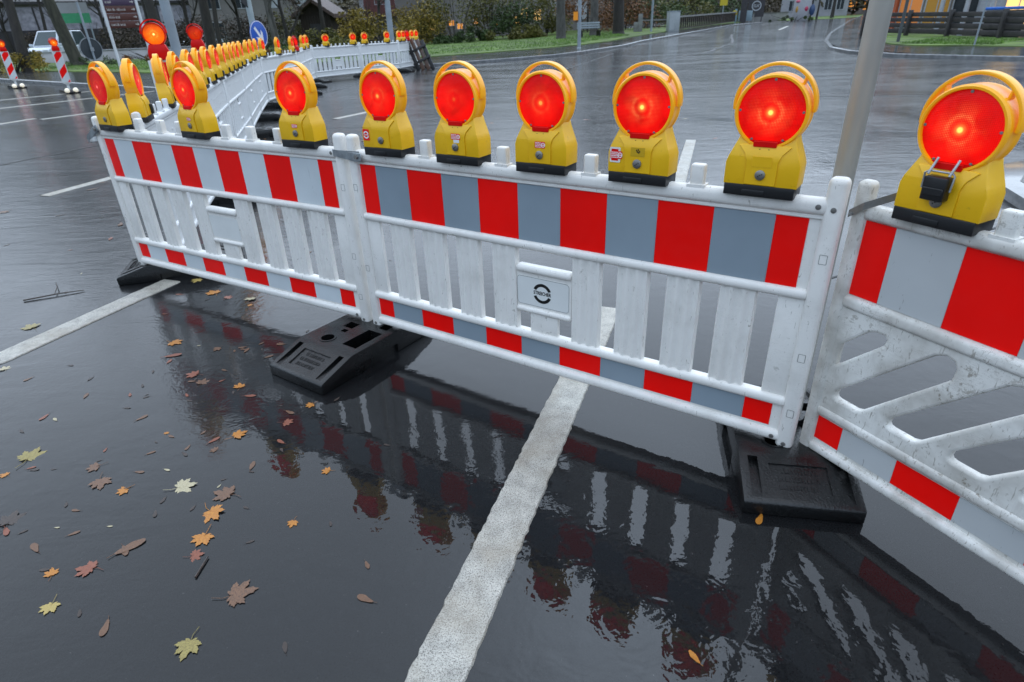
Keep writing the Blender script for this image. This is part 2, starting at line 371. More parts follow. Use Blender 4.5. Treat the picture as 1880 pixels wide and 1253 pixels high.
strip('lawn', [(35, 84), (42, 86), (47, 90), (52, 97)], [(36, 92), (44, 97), (52, 101), (60, 106)], .02, .1, M['grass'], n=12)
def marking(pts, wd, z=.004, wob=.002):
    NS = 140; b = MB(); P = resample(pts, NS); vs = []; rr = random.Random(len(pts) * 31 + int(abs(pts[0][0] * 100)))
    for i, p in enumerate(P):
        t = (P[min(i + 1, NS - 1)] - P[max(0, i - 1)]).normalized(); nr = Vector((-t.y, t.x)); z0 = gh(p.x, p.y)
        w0 = wd / 2 + rr.uniform(-wob, wob); w1 = wd / 2 + rr.uniform(-wob, wob)
        a = p + nr * w0; c = p - nr * w1
        vs += [(a.x + nr.x * .004, a.y + nr.y * .004, z0 + .0005), (a.x, a.y, z0 + z), (c.x, c.y, z0 + z), (c.x - nr.x * .004, c.y - nr.y * .004, z0 + .0005)]
    b.add(vs, [(i * 4 + k, i * 4 + k + 1, i * 4 + k + 5, i * 4 + k + 4) for i in range(NS - 1) for k in range(3)])
    return struct(b.build('lane_marking', M['paint']))
marking([(-.41, .55), (.592, 3.37)], .15, .007, .0035)
marking([(1.74, 6.2), (2.65, 8.96)], .13, .005)
marking([(-3.6, 2.35), (-2.84, 2.985), (-2.415, 4.095), (-2.2, 4.5)][0:3], .15, .006)
marking([(-5.2, 6.9), (-4.93, 7.8), (-4.7, 8.55)], .13)
marking([(-3.32, 12.63), (-2.84, 13.56), (-2.3, 14.6)], .13)
marking([(-10.8, 13.2), (-10.48, 14.5)], .12); marking([(-10.2, 14.3), (-9.6, 15.32)], .12)
marking([(-13.4, 16.6), (-11.92, 19.25), (-11, 20.9)], .12); marking([(-15, 19.5), (-13.4, 22)], .12)
marking([(22.5, 55), (27, 64)], .2)
def seam(pts, wd):
    b = MB(); P = resample(pts, 60); vs = []; rr = random.Random(int(pts[0][1] * 10))
    for i, p in enumerate(P):
        t = (P[min(i + 1, 59)] - P[max(0, i - 1)]).normalized(); nr = Vector((-t.y, t.x)) * (wd / 2) * rr.uniform(.6, 1.3); o_ = Vector((-t.y, t.x)) * rr.gauss(0, wd * .35); z0 = gh(p.x, p.y) + .003
        vs += [(p.x + o_.x + nr.x, p.y + o_.y + nr.y, z0), (p.x + o_.x - nr.x, p.y + o_.y - nr.y, z0)]
    b.add(vs, [(2 * i, 2 * i + 1, 2 * i + 3, 2 * i + 2) for i in range(59)]); return struct(b.build('asphalt_seam', TAR))
TAR = simple('tar_joint', (.006, .006, .007), .55, .3, 4)
seam([(-3.6, 17.2), (0, 15.6), (3.8, 14.3), (6.6, 13.5), (11, 12.2)], .08); seam([(5, 30.5), (9, 30), (14, 28.4)], .16); seam([(6.5, 27.5), (9.5, 31), (13, 38), (17, 50)], .14); seam([(1.9, 3.6), (3.6, 4.5), (6, 5.6)], .02)
seam([(-7.5, 8), (-6, 12), (-4.6, 20)], .05); seam([(2.2, 24), (5.4, 32.5)], .10)
# traffic island corner behind the right-hand lamp
b = MB(); b.slab([(4.25, 4.6), (4.62, 5.75), (5.2, 6.42), (7.5, 7.2), (9, 6.2), (6.2, 4.0)], -.02, .10); struct(b.build('island', M['kerb'], bevel=.02))
b = MB(); b.slab([(4.5, 4.75), (4.8, 5.65), (5.3, 6.2), (7.5, 6.95), (8.6, 6.15), (6.1, 4.25)], .09, .104); struct(b.build('pavement', M['pave']))
# ------------------------------------------------------------------ barrier panels
def bar(x0, x1, y0, y1, z0, z1, name, m, root, bev=.012, seg=3):
    return MB().box(x0, x1, y0, y1, z0, z1).build(name, m, root, bevel=bev, seg=seg)
_mesh = {}
def shared(key, fn, name, m, parent, loc=(0, 0, 0)):
    if key not in _mesh: _mesh[key] = fn()
    o = link(name, _mesh[key], m, parent); o.location = loc; return o
def slat_mesh(wd=.13, z0=.312, z1=.722):
    prof = []; n = 26
    for i in range(n + 1):
        t = i / n; x = -wd / 2 + wd * t
        d = 0.013 + .0046 * math.cos(t * 6 * PI) * (1 if .05 < t < .95 else .2)
        if i in (0, n): d = 0.004
        prof.append((x, -d))
    back = [(wd / 2, .012), (-wd / 2, .012)]
    poly = prof + back; nn = len(poly)
    vs = [(x, y, z0) for x, y in poly] + [(x, y, z1) for x, y in poly]
    fs = [tuple(range(nn)), tuple(range(nn, 2 * nn))] + [(i, (i + 1) % nn, (i + 1) % nn + nn, i + nn) for i in range(nn)]
    return MB().add(vs, fs).data('slat', angle=50)
def peg_mesh():
    b = MB(); b.box(-.024, .024, -.017, .017, 0, .074)
    me = b.data('peg', bevel=.007, seg=3)
    b2 = MB().mesh(me); b2.box(-.031, .031, -.022, .022, -.01, .008); return b2.data('peg', bevel=.0, angle=45)
def stripes(board, y, z0, z1, L, white, dz=0):
    u = L / 10; e = .0
    edges = [0] + [u * (.5 + i) for i in range(10)] + [L]
    for i in range(11):
        x0, x1 = edges[i], edges[i + 1]
        red = i % 2 == 0
        shared((round(x1 - x0, 3), z0, z1, red), lambda: MB().box(0, x1 - x0 - .0006, -.0008, .0008, z0, z1).data('stripe', bevel=.0004, seg=1), 'red_stripe' if red else 'white_stripe', M['red_sheet'] if red else M[white], board, (x0 + .0003, y, 0))
PEGS = [.2 * i + .015 for i in range(1, 10)]
def make_panel(label, loc, rz, L=2.0, sheet=None, m='white', pegs=None, logo=False, group=None, detail=True):
    t = thing('barrier', label, 'barrier', loc, rz, group); W = M[m]; k = L / 2.0
    shared(('post', detail), lambda: MB().box(-.03, .03, -.026, .026, .11, 1.117).data('post', bevel=.019, seg=4 if detail else 2), 'post', W, t, (-.035, 0, 0))
    shared(('post', detail), None, 'post', W, t, (L + .064, 0, 0))
    bar(-.02, L + .05, -.027, .027, .996, 1.05, 'top_rail', W, t, .02, 4); bar(-.02, L + .05, -.016, .016, .984, .999, 'rail_lip', W, t, .003, 1)
    bar(-.018, L + .042, -.026, .026, .709, .746, 'middle_rail', W, t, .016, 4)
    bar(-.02, L + .045, -.026, .026, .286, .326, 'lower_rail', W, t, .016, 4)
    bar(-.02, L + .05, -.026, .026, .134, .177, 'bottom_rail', W, t, .017, 4)
    ub = bar(-.02, L + .042, -.008, .012, .74, 1.0, 'upper_board', W, t, .002, 1)
    lb = bar(-.02, L + .042, -.008, .012, .17, .295, 'lower_board', W, t, .002, 1)
    bar(-.02, .078 * k, -.010, .012, .31, .72, 'end_web', W, t, .006, 2); bar(L - .05, L + .045, -.010, .012, .31, .72, 'end_web', W, t, .006, 2)
    if sheet:
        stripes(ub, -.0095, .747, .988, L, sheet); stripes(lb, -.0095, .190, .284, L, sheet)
    else:                                            # moulded dimples on the plain side
        rr = random.Random(int(loc[1] * 10))
        for i in range(9):
            for zz in (.80, .91):
                shared('dimple', lambda: MB().lathe([(.0, -.004), (.009, -.0035), (.013, 0)], 10).data('dimple'), 'dimple', M['white_back'], ub, (L * (.06 + .11 * i) + rr.uniform(-.02, .02), -.0085, zz + rr.uniform(-.02, .02)))
    for s in (.215, .42, .62, .82, 1.22, 1.42, 1.62, 1.817):
        shared('slat', slat_mesh, 'slat', W, t, (s * k, 0, 0))
    bar(.884 * k, 1.156 * k, -.024, .024, .604, .638, 'cross_bar', W, t, .014, 3); bar(.884 * k, 1.156 * k, -.022, .022, .416, .442, 'cross_bar', W, t, .011, 3)
    pl = bar(.884 * k, 1.156 * k, -.010, .012, .43, .615, 'name_plate', W, t, .002, 1)
    bar(.95 * k, 1.09 * k, -.010, .012, .315, .425, 'short_slat', W, t, .005, 2)
    if detail:
        st = link('sticker', curve_mesh([rrect(.886, 1.146, .452, .586, .016)], .0006), simple('vinyl_sticker', (.70, .71, .69), .35, .04), pl); st.location.y = -.0108
        if logo:
            blk = simple('black_print', (.004, .004, .004), .4); cx, cz = 1.014, .518
            for a0, a1 in ((22, 158), (202, 338)):
                P = [(cx + .046 * math.cos(R_(a0 + (a1 - a0) * i / 20)), cz + .046 * math.sin(R_(a0 + (a1 - a0) * i / 20))) for i in range(21)] + [(cx + .032 * math.cos(R_(a1 + (a0 - a1) * i / 20)), cz + .032 * math.sin(R_(a1 + (a0 - a1) * i / 20))) for i in range(21)]
                a0_ = link('logo_arc', curve_mesh([P], .0003), blk, pl); a0_.location.y = -.0118
            tx = link('lettering', text_mesh('STREICHER', .0225, .0003, .0006, .78), blk, pl); tx.location = (cx, -.0118, cz)
            ln = link('sticker_outline', curve_mesh([rrect(.887, 1.145, .453, .585, .0155), rrect(.888, 1.144, .454, .584, .0145)], .0002), blk, pl); ln.location.y = -.0116
        for x, z in ((L + .064, 1.02), (L + .02, 1.025), (L + .064, .135), (L + .018, .155), (-.035, .135)):
            shared('rivet', lambda: MB().lathe([(.0085, -.001), (.0085, .0008), (.006, .0014), (.0, .0014)], 14).data('rivet'), 'rivet', M['bolt'], t, (x, -.0275, z)).rotation_euler = (0, 0, PI)
        for x, z in ((L + .064, .86), (L + .064, .5), (L + .066, .27), (-.035, .87), (-.035, .45)):
            shared('mark', lambda: link_less([rrect(-.012, .012, -.016, .016, .003), rrect(-.0105, .0105, -.0145, .0145, .002)]), 'moulded_mark', M['bolt'], t, (x, -.0263, z))
    for s in (PEGS if pegs is None else pegs): shared('peg', peg_mesh, 'peg', W, t, (s * k, 0, 1.046))
    return t
def link_less(sp): return curve_mesh(sp, .0003)
Y1, Y2, Y3 = -.53754, -.59666, -1.11502
P1 = (-2.57218, 4.12507); P2 = (-.69474, 2.99941); P3 = (1.11180, 1.81717)
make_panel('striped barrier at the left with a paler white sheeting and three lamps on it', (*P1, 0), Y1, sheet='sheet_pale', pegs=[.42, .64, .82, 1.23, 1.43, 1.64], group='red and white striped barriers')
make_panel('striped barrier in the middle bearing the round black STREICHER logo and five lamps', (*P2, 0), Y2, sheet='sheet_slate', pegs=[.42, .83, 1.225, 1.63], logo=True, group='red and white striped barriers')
# grimy panel with slanted openings on the right
t = thing('barrier', 'grimy striped barrier with slanted openings cut off by the right edge', 'barrier', (*P3, 0), Y3, 'red and white striped barriers')
W = M['white_dirty']
for x in (-.024, 2.03): MB().box(x - .026, x + .026, -.024, .024, .105, 1.105).build('post', W, t, bevel=.017, seg=4)
bar(-.01, 2.02, -.026, .026, .990, 1.035, 'top_rail', W, t, .017, 4); bar(-.01, 2.02, -.026, .026, .695, .742, 'middle_rail', W, t, .017, 4)
bar(-.01, 2.02, -.024, .024, .272, .312, 'lower_rail', W, t, .015, 4); bar(-.01, 2.02, -.025, .025, .117, .156, 'bottom_rail', W, t, .015, 4)
ub = bar(-.01, 2.02, -.008, .012, .735, 1.0, 'upper_board', W, t, .002, 1); lb = bar(-.01, 2.02, -.008, .012, .15, .28, 'lower_board', W, t, .002, 1)
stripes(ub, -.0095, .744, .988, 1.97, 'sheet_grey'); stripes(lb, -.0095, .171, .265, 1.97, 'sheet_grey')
holes = []
def slant(x0): return [(x0 - .012, .372), (x0 - .004, .357), (x0 + .012, .352), (x0 + .082, .35), (x0 + .105, .358), (x0 + .335, .6), (x0 + .34, .645), (x0 + .325, .672), (x0 + .295, .681), (x0 + .262, .668), (x0 - .006, .4)]
holes.append([(.006, .47), (.03, .482), (.165, .616), (.172, .645), (.158, .664), (.12, .664), (.09, .65), (.006, .566)])
for i in range(8): holes.append(slant(.042 + .195 * i))
holes.append([(1.62, .36), (1.98, .36), (1.98, .62), (1.94, .62), (1.64, .4)])
web = curve_mesh([[(-.005, .30), (2.015, .30), (2.015, .71), (-.005, .71)]] + holes, .007, .010, 3)
o = link('slanted_web', web, W, t)
web.polygons.foreach_set('use_smooth', [True] * len(web.polygons)); web.set_sharp_from_angle(angle=R_(50))
for s in (.371, .57, .77, .97, 1.17, 1.37, 1.57, 1.77): shared('peg', None, 'peg', W, t, (s, 0, 1.03))
# receding fence of plain panels
PATH = [(-2.42, 4.25), (-5.42, 15.05), (-5.47, 17.9), (-6.25, 22.2), (-5.05, 23.98), (-3.95, 25.83), (-3.4, 27.9)]
ORD = ['first', 'second', 'third', 'fourth', 'fifth', 'sixth', 'seventh', 'eighth', 'ninth', 'tenth', 'eleventh', 'twelfth', 'thirteenth', 'fourteenth', 'fifteenth', 'sixteenth', 'seventeenth', 'eighteenth', 'nineteenth', 'twentieth', 'twenty first', 'twenty second', 'twenty third', 'twenty fourth', 'twenty fifth', 'twenty sixth', 'twenty seventh', 'twenty eighth', 'twenty ninth', 'thirtieth']
SEG = []; joints = []; np_ = 0
wob = random.Random(3)
for i, cnt in enumerate((5, 1, 2, 1, 1, 1)):
    a, c = Vector(PATH[i]), Vector(PATH[i + 1]); SEG.append((a, c)); e = (c - a); n_ = Vector((-e.y, e.x)).normalized(); pts = [a + e * (j / cnt) + n_ * (0 if j in (0, cnt) else wob.uniform(-.05, .05)) for j in range(cnt + 1)]
    for j in range(cnt):
        p, q2 = pts[j], pts[j + 1]; d = q2 - p; Lp = d.length - .16; rz = math.atan2(d.y, d.x); u = d.normalized()
        st = p + u * .08
        lab = ['plain white barrier panel, nearest of the receding fence behind the striped barriers', None][0] if np_ == 0 else ('plain white panel, %s from the near end of the receding fence' % ORD[np_])
        make_panel(lab, (st.x, st.y, 0), rz, L=Lp, m='white_back', group='plain white fence panels', detail=False)
        joints.append((p, rz)); np_ += 1
joints.append((Vector(PATH[-1]), rz))
# ------------------------------------------------------------------ warning lamps
LC = .25
def arc(c, r, a0, a1, n): return [(c[0] + r * math.cos(R_(a0 + (a1 - a0) * i / n)), c[1] + r * math.sin(R_(a0 + (a1 - a0) * i / n))) for i in range(n + 1)]
def sweep_flat(pts, hw, hd):
    b = MB(); vs = []; n = len(pts)
    for i, (x, z) in enumerate(pts):
        x0, z0 = pts[max(0, i - 1)]; x1, z1 = pts[min(n - 1, i + 1)]; t = Vector((x1 - x0, z1 - z0)).normalized(); nx, nz = -t.y, t.x
        vs += [(x + nx * hw, -hd, z + nz * hw), (x - nx * hw, -hd, z - nz * hw), (x - nx * hw, hd, z - nz * hw), (x + nx * hw, hd, z + nz * hw)]
    fs = [(i * 4 + k, i * 4 + (k + 1) % 4, (i + 1) * 4 + (k + 1) % 4, (i + 1) * 4 + k) for i in range(n - 1) for k in range(4)] + [(0, 1, 2, 3), tuple(range(n * 4 - 4, n * 4))]
    return b.add(vs, fs)
def lean_back(me, z0=.12, k=.33):                 # the front face slopes back to the lens above z0
    bm = bmesh.new(); bm.from_mesh(me)
    bmesh.ops.bisect_plane(bm, geom=bm.verts[:] + bm.edges[:] + bm.faces[:], plane_co=(0, 0, z0), plane_no=(0, 0, 1))
    for v_ in bm.verts:
        if v_.co.y < 0 and v_.co.z > z0: v_.co.y = min(v_.co.y + k * (v_.co.z - z0), -.02)
    bm.to_mesh(me); bm.free(); me.set_sharp_from_angle(angle=R_(20)); return me
def make_lamp(label, near=True, body='yellow', head='amber', lens='lens_a'):
    t = thing('warning_lamp', label, 'warning lamp')
    tray = MB().box(-.108, .108, -.05, .05, -.004, .032)
    if near: tray.box(-.05, .02, -.053, -.049, .0, .018)
    tray.build('rubber_tray', M['black'], t, bevel=.004, seg=2)
    top = arc((0, LC), .104, 219, 321, 20)
    top = [(x, max(z, .156)) for x, z in top]
    out = [(.1125, .03), (.1125, .098), (.106, .118), (.086, .168), (.083, .18)] + top[::-1] + [(-.083, .18), (-.086, .168), (-.106, .118), (-.1125, .098), (-.1125, .03)]
    half = .046
    bd = link('body', lean_back(MB().prism(out, -half, half).data('body', bevel=.007, seg=3)), M[body], t)
    cp = [(.048, .034), (.048, .105), (.056, .128), (.078, .152), (.062, .1545), (.04, .1545), (-.04, .1545), (-.062, .1545), (-.078, .152), (-.056, .128), (-.048, .105), (-.048, .034)]
    link('front_rib', lean_back(MB().prism(cp, -.0505, -.0455).data('front_rib', bevel=.0016, seg=2)), M[body], bd)
    n = 48 if near else 20
    hd_ = MB().lathe([(.0965, -.024), (.0985, -.037), (.1045, -.0375), (.109, -.031), (.1095, -.018), (.1075, -.012), (.1075, .014), (.1095, .018), (.109, .03), (.1, .038), (.03, .046), (.0, .046)], n, (0, 0, LC)).build('housing_ring', M[head], t, angle=30)
    hp = [(.116 * math.cos(R_(a)), LC + .018 + .116 * math.sin(R_(a))) for a in range(188, -9, -7)]
    h = sweep_flat(hp, .0048, .017)
    for a in (46, 134):
        c, s_ = math.cos(R_(a)), math.sin(R_(a))
        h.mesh(sweep_flat([(.106 * c, LC + .106 * s_), (.114 * c, LC + .02 + .114 * s_)], .004, .012).data('x', smooth=False))
    h.build('handle', M[head], t, bevel=.003, seg=2)
    pr = [(.0, -.0075), (.03, -.007), (.06, -.0052), (.085, -.002), (.0985, .003)]
    ls = MB().lathe(pr, n).build('lens', M[lens], t); ls.location = (0, -.0315, LC)
    if near:
        MB().prism(rrect(-.05, .05, .140, .168, .003), -.0345, -.02).build('lens_base', M['red_plastic'], t); MB().prism(rrect(-.036, .034, .149, .166, .003), -.0435, -.03).build('lens_tab', M['red_plastic'], t, bevel=.001, seg=1)
        for a in (90, 2, 178, 240, 300):
            shared('screw', lambda: MB().lathe([(.004, .001), (.004, -.001), (.0, -.0014)], 8).data('screw'), 'screw', M['bolt'], ls, (.092 * math.cos(R_(a)), .0 - .001, .092 * math.sin(R_(a))))
        k = MB().lathe([(.0155, .002), (.0155, -.005), (.0135, -.0065), (.0, -.0065)], 22).build('lock_bolt', M['bolt'], t); k.location = (0, -.0505, .066)
        d = MB(); [d.box(x - .0016, x + .0016, -.0072, -.006, z - .0016, z + .0016) for x, z in ((0, 0), (.006, .003), (-.005, -.004))]; d.build('key_hole', M['black'], k)
        for x in (-.014, .013): MB().lathe([(.0022, -.0434), (.0022, -.042)], 8, (x, 0, .142)).build('pin_hole', M['black'], bd)
    return t
def red_logo_sticker(par, x, z, s=.036, y=-.0468):
    g = simple('red_print', (.85, .01, .01), .4, .05); wt = simple('white_print', (.85, .83, .83), .4, .05)
    st = link('sticker', curve_mesh([rrect(-s * .5, s * .5, -s * .68, s * .68, s * .03)], .0004), g, par); st.location = (x, y, z)
    for a0, a1 in ((20, 160), (200, 340)):
        P = arc((0, 0), s * .45, a0, a1, 14) + arc((0, 0), s * .3, a1, a0, 14); l_ = link('logo_arc', curve_mesh([P], .0002), wt, st); l_.location.y = -.0008
    tx = link('lettering', text_mesh('STREICHER', s * .2, .0002, .0002, .82), wt, st); tx.location.y = -.0008
def strip_sticker(par, x, z, wd=.05, ht=.026, y=-.0508, base=None):
    g = base or simple('red_label', (.8, .015, .02), .4, .05); wt = simple('white_print', (.85, .8, .8), .4, .05)
    st = link('sticker', curve_mesh([rrect(-wd / 2, wd / 2, -ht / 2, ht / 2, .003)], .0004), g, par); st.location = (x, y, z)
    b = MB()
    for i in range(4):
        zz = ht * (.33 - .22 * i); x0 = -wd * .44; rr = random.Random(i)
        while x0 < wd * .12: l = rr.uniform(.1, .2) * wd; b.box(x0, min(x0 + l, wd * .16), -.0009, -.0006, zz - ht * .055, zz + ht * .055); x0 += l + .03 * wd
    struct(b.build('print_line', wt, st, smooth=False), 'stuff')
    P = arc((wd * .32, 0), ht * .36, 0, 360, 20)[:-1]; H = arc((wd * .32, 0), ht * .24, 0, 360, 20)[:-1]
    r_ = link('logo_arc', curve_mesh([P, H], .0002), wt, st); r_.location.y = -.0008
    MB().box(wd * .32 - ht * .3, wd * .32 + ht * .3, -.0011, -.0008, -ht * .06, ht * .06).build('print_line', wt, st, smooth=False)
def on_panel(P, yaw, s, z): return (P[0] + s * math.cos(yaw), P[1] + s * math.sin(yaw), z)
GL = 'yellow warning lamps with red lenses on the striped barriers'
near_l = make_lamp('tmp')
lamps = {}
spots = [('a', P1, Y1, .165, 'lens_dim', -3, 'yellow lamp with red lens on the far left end of the left striped barrier'),
         ('b', P1, Y1, 1.0, 'lens_b', -2, 'yellow lamp with red lens at the middle of the left striped barrier'),
         ('c', P1, Y1, 1.825, 'lens_b', 2, 'yellow lamp with red lens on the left striped barrier, next to the metal coupling loop'),
         ('d', P2, Y2, .2, 'lens_b', 3, 'yellow lamp with a square red ring-logo sticker at its lower left'),
         ('e', P2, Y2, .625, 'lens_c', 1, 'yellow lamp with an evenly red lens and no bright spot, second on the middle barrier'),
         ('f', P2, Y2, 1.03, 'lens_b', 1, 'yellow lamp at the centre of the middle barrier, above the logo plate'),
         ('g', P2, Y2, 1.427, 'lens_a', 0, 'yellow lamp with a white and red sticker on the left side of its body'),
         ('h', P2, Y2, 1.84, 'lens_a', -1, 'yellow lamp without sticker left of the grey pole, last on the middle barrier'),
         ('i', P3, Y3, .205, 'lens_a', 2, 'large yellow lamp with a black buckle clamped below its lens at the right')]
for i, (key, P, yaw, s, lm, dyaw, lab) in enumerate(spots):
    o = near_l if i == 0 else copy_tree(near_l)
    z = 1.045 if P is not P3 else 1.03
    place(o, on_panel(P, yaw, s, z), yaw + R_(dyaw), lab, GL); lamps[key] = o
for (key, P, yaw, s, lm, dyaw, lab) in spots:
    ls = [c for c in lamps[key].children if c.name.split('.')[0] == 'lens'][0]
    ls.material_slots[0].link = 'OBJECT'; ls.material_slots[0].material = M[lm]
red_logo_sticker(lamps['d'], -.088, .085)
strip_sticker(lamps['b'], 0, .1, .034, .018); strip_sticker(lamps['c'], 0, .1, .036, .018)
strip_sticker(lamps['e'], .003, .108, .046, .024); strip_sticker(lamps['f'], .002, .103, .044, .024)
o = link('sticker', curve_mesh([rrect(-.014, .014, -.008, .008, .002)], .0004), simple('white_label', (.75, .78, .8), .4, .05), lamps['e']); o.location = (.006, -.0506, .092)
o = link('sticker', curve_mesh([rrect(-.02, .02, -.026, .026, .004)], .0004), simple('white_label', (.75, .75, .72), .4, .08), lamps['g']); o.location = (-.086, -.0468, .09)
MB().box(-.014, .012, -.0009, -.0005, -.02, .02).build('print_block', M['red_plastic'], o, smooth=False)
strip_sticker(lamps['g'], -.081, .09, .044, .026, -.0478)
o = MB().box(-.026, .026, -.0006, .0006, -.015, .015).build('label_plate', simple('yellow_label', (.6, .36, .01), .35, .1), lamps['g'], bevel=.0003, seg=1); o.location = (0, -.0510, .106)
b = MB(); [b.box(x, x + .004, -.0010, -.0006, z, z + .006) for x, z in ((-.006, .002), (-.003, -.003), (.002, -.005), (.005, -.001), (.0, .004))]; b.build('print_block', M['black'], o, smooth=False)
o = MB().box(-.03, .03, -.0006, .0006, -.016, .016).build('label_plate', M['yellow'], lamps['h'], bevel=.0003, seg=1); o.location = (0, -.0510, .106)
# buckle on the right-hand lamp
bk = MB().box(-.03, .03, -.078, -.047, .072, .135).build('buckle', M['black'], lamps['i'], bevel=.004, seg=2); bk.location.x = -.004
MB().box(-.026, .026, -.081, -.077, .088, .106).build('buckle_ridge', M['black'], bk, bevel=.001, seg=1)
b = MB(); b.tube([(-.036, -.066, .1), (-.038, -.064, .14), (-.03, -.06, .146), (.03, -.06, .146), (.038, -.064, .14), (.036, -.066, .1)], .0028, 8)
for x in (-.028, .026): b.tube([(x, -.068, .138), (x + .004, -.045, .178)], .0034, 8)
b.build('wire_clip', M['zinc'], bk)
# lamps of the receding fence
far_l = make_lamp('tmp', near=False, lens='lens_far'); GF = 'lamps along the receding white fence'
far_r = make_lamp('tmp', near=False, body='red_plastic', head='red_plastic', lens='lens_c')
fl = [(0, s, 'y') for s in (.2, 1.08, 1.71, 2.37, 2.93, 3.53, 4.23, 4.96, 5.59, 6.12, 6.73, 7.47, 8.67, 9.68, 10.83)] + [(1, .33, 'y'), (1, 1.46, 'y'), (1, 2.62, 'y'), (2, .3, 'r'), (2, 2.14, 'y'), (2, 3.22, 'y'), (3, .67, 'y'), (3, 1.91, 'y'), (4, .34, 'y'), (4, 1.56, 'y'), (5, .18, 'y'), (5, .56, 'y'), (5, .97, 'r'), (5, 1.44, 'y'), (5, 1.9, 'y')]
fy = fr = 0; lr = random.Random(11)
for i, (sg, s, kind) in enumerate(fl):
    a, c = SEG[sg]; e = (c - a); u = e.normalized(); p = a + u * s; rz = math.atan2(e.y, e.x)
    if kind == 'y':
        o = far_l if fy == 0 else copy_tree(far_l); fy += 1
        lab = 'yellow lamp on the receding white fence, %s lamp counted from its near end' % ORD[i]
        if i == 0: lab = 'yellow lamp just behind the leftmost one, nearest on the receding white fence'
    else:
        o = far_r if fr == 0 else copy_tree(far_r); fr += 1
        lab = 'all red lamp on the white fence where the fence bends away' if fr == 1 else 'all red lamp near the leaning planks at the far end of the fence'
    turn = lr.uniform(-5, 5) + ((2 if i < 2 else -3) if sg in (0, 1) else (-22 if sg in (3, 4, 5) else -25))
    place(o, (p.x, p.y, 1.045), rz + R_(turn), lab, GF)
    if kind == 'y' and sg < 3 and lr.random() < .75:      # padlock hanging on the right side of the body
        shared('padlock', lambda: MB().box(-.018, .018, -.068, -.048, .035, .1).data('padlock', bevel=.006), 'padlock', M['black'], o, (.06, 0, 0))
# ------------------------------------------------------------------ rubber feet
def make_foot_mesh():
    b = MB().prism([(-.4, 0), (.4, 0), (.4, .052), (.388, .06), (.205, .118), (.185, .122), (-.185, .122), (-.205, .118), (-.388, .06), (-.4, .052)], -.2, .2)
    o = link('tmp', b.data('tmp', bevel=.006, seg=2), None)
    cut = MB(); ang = math.atan2(.058, .183)
    for s in (-1, 1):
        Mx = Matrix.Translation((s * .2965, 0, .089)) @ Matrix.Rotation(s * ang, 4, 'Y')
        cut.box(-.058, .058, -.1, .1, -.006, .03, Mx)
        for yy in (-.152, .152):
            cut.prism([(-.085, .02), (-.085, -.028), (.085, -.002), (.085, .02)] if s > 0 else [(-.085, .02), (-.085, -.002), (.085, -.028), (.085, .02)], yy - .017, yy + .017, Mx)
    cut.box(-.13, .06, -.16, -.06, .03, .2)
    cut.box(.02, .08, .03, .10, .04, .2); cut.box(-.03, .0, .03, .065, .05, .2)
    cut.lathe([(.034, .05), (.034, .2)], 18, (-.12, .06, 0), 'z')
    cut.box(.1, .16, -.15, -.09, .04, .2)
    cut.box(-.12, .12, .185, .3, -.01, .05); cut.box(-.12, .12, -.3, -.185, -.01, .05)
    co = link('tmpc', cut.data('tmpc', smooth=False), None)
    md = o.modifiers.new('b', 'BOOLEAN'); md.operation = 'DIFFERENCE'; md.object = co; md.solver = 'EXACT'
    dg = bpy.context.evaluated_depsgraph_get(); me = bpy.data.meshes.new_from_object(o.evaluated_get(dg)); me.name = 'foot'
    bpy.data.objects.remove(o); bpy.data.objects.remove(co)
    me.polygons.foreach_set('use_smooth', [True] * len(me.polygons)); me.set_sharp_from_angle(angle=R_(32)); me.materials.clear()
    return me
FOOT = make_foot_mesh()
def make_foot(label, loc, rz, near=True):
    t = thing('ballast_block', label, 'rubber foot', loc, rz, 'black rubber feet of the barriers')
    link('block', FOOT, M['rubber'], t)
    if near:
        rr = random.Random(5); ang = math.atan2(.058, .183)
        b = MB(); Mx = Matrix.Translation((-.2965, 0, .089)) @ Matrix.Rotation(-ang, 4, 'Y') @ Matrix.Rotation(-PI / 2, 4, 'Z')
        for r in range(3):                      # worn moulded characters, three lines
            x = -.07 + .012 * (r == 0)
            while x < .066:
                l = rr.uniform(.004, .009); z0 = .034 - r * .034
                b.box(x, x + .0022, z0 - .011, z0 + .008, -.0065, -.0035, Mx); b.box(x, x + l, z0 + (.005 if rr.random() < .5 else -.011), z0 + (.008 if rr.random() < .5 else -.0085), -.0065, -.0038, Mx); x += l + .005
        struct(b.build('moulded_lettering', M['rubber'], t, smooth=False), 'stuff')
        b = MB(); b.lathe([(.045, .1215), (.045, .1245), (.036, .1245), (.036, .1215)], 24, (-.12, .06, 0), 'z', False); b.build('hole_rim', M['rubber'], t)
    return t
make_foot('black rubber foot with moulded lettering under the joint of the two striped barriers', (-.85, 2.925, 0), R_(54.8))
make_foot('black rubber foot between the middle barrier and the grimy barrier at the right', (1.063, 1.965, 0), R_(79))
make_foot('black rubber foot at the left end of the left striped barrier', (-2.43, 4.33, 0), R_(15))
for i, (p, rz) in enumerate(joints[1:]):
    u = Vector((math.cos(rz), math.sin(rz))); n_ = Vector((u.y, -u.x)); q2 = p + n_ * .12
    lab = 'black rubber foot under the receding fence, %s joint from its near end' % ORD[i] if i < 10 else 'black rubber foot beside the leaning planks at the far end of the fence'
    make_foot(lab, (q2.x, q2.y, gh(q2.x, q2.y)), rz - PI / 2 + R_(wob.uniform(-8, 8)), False)
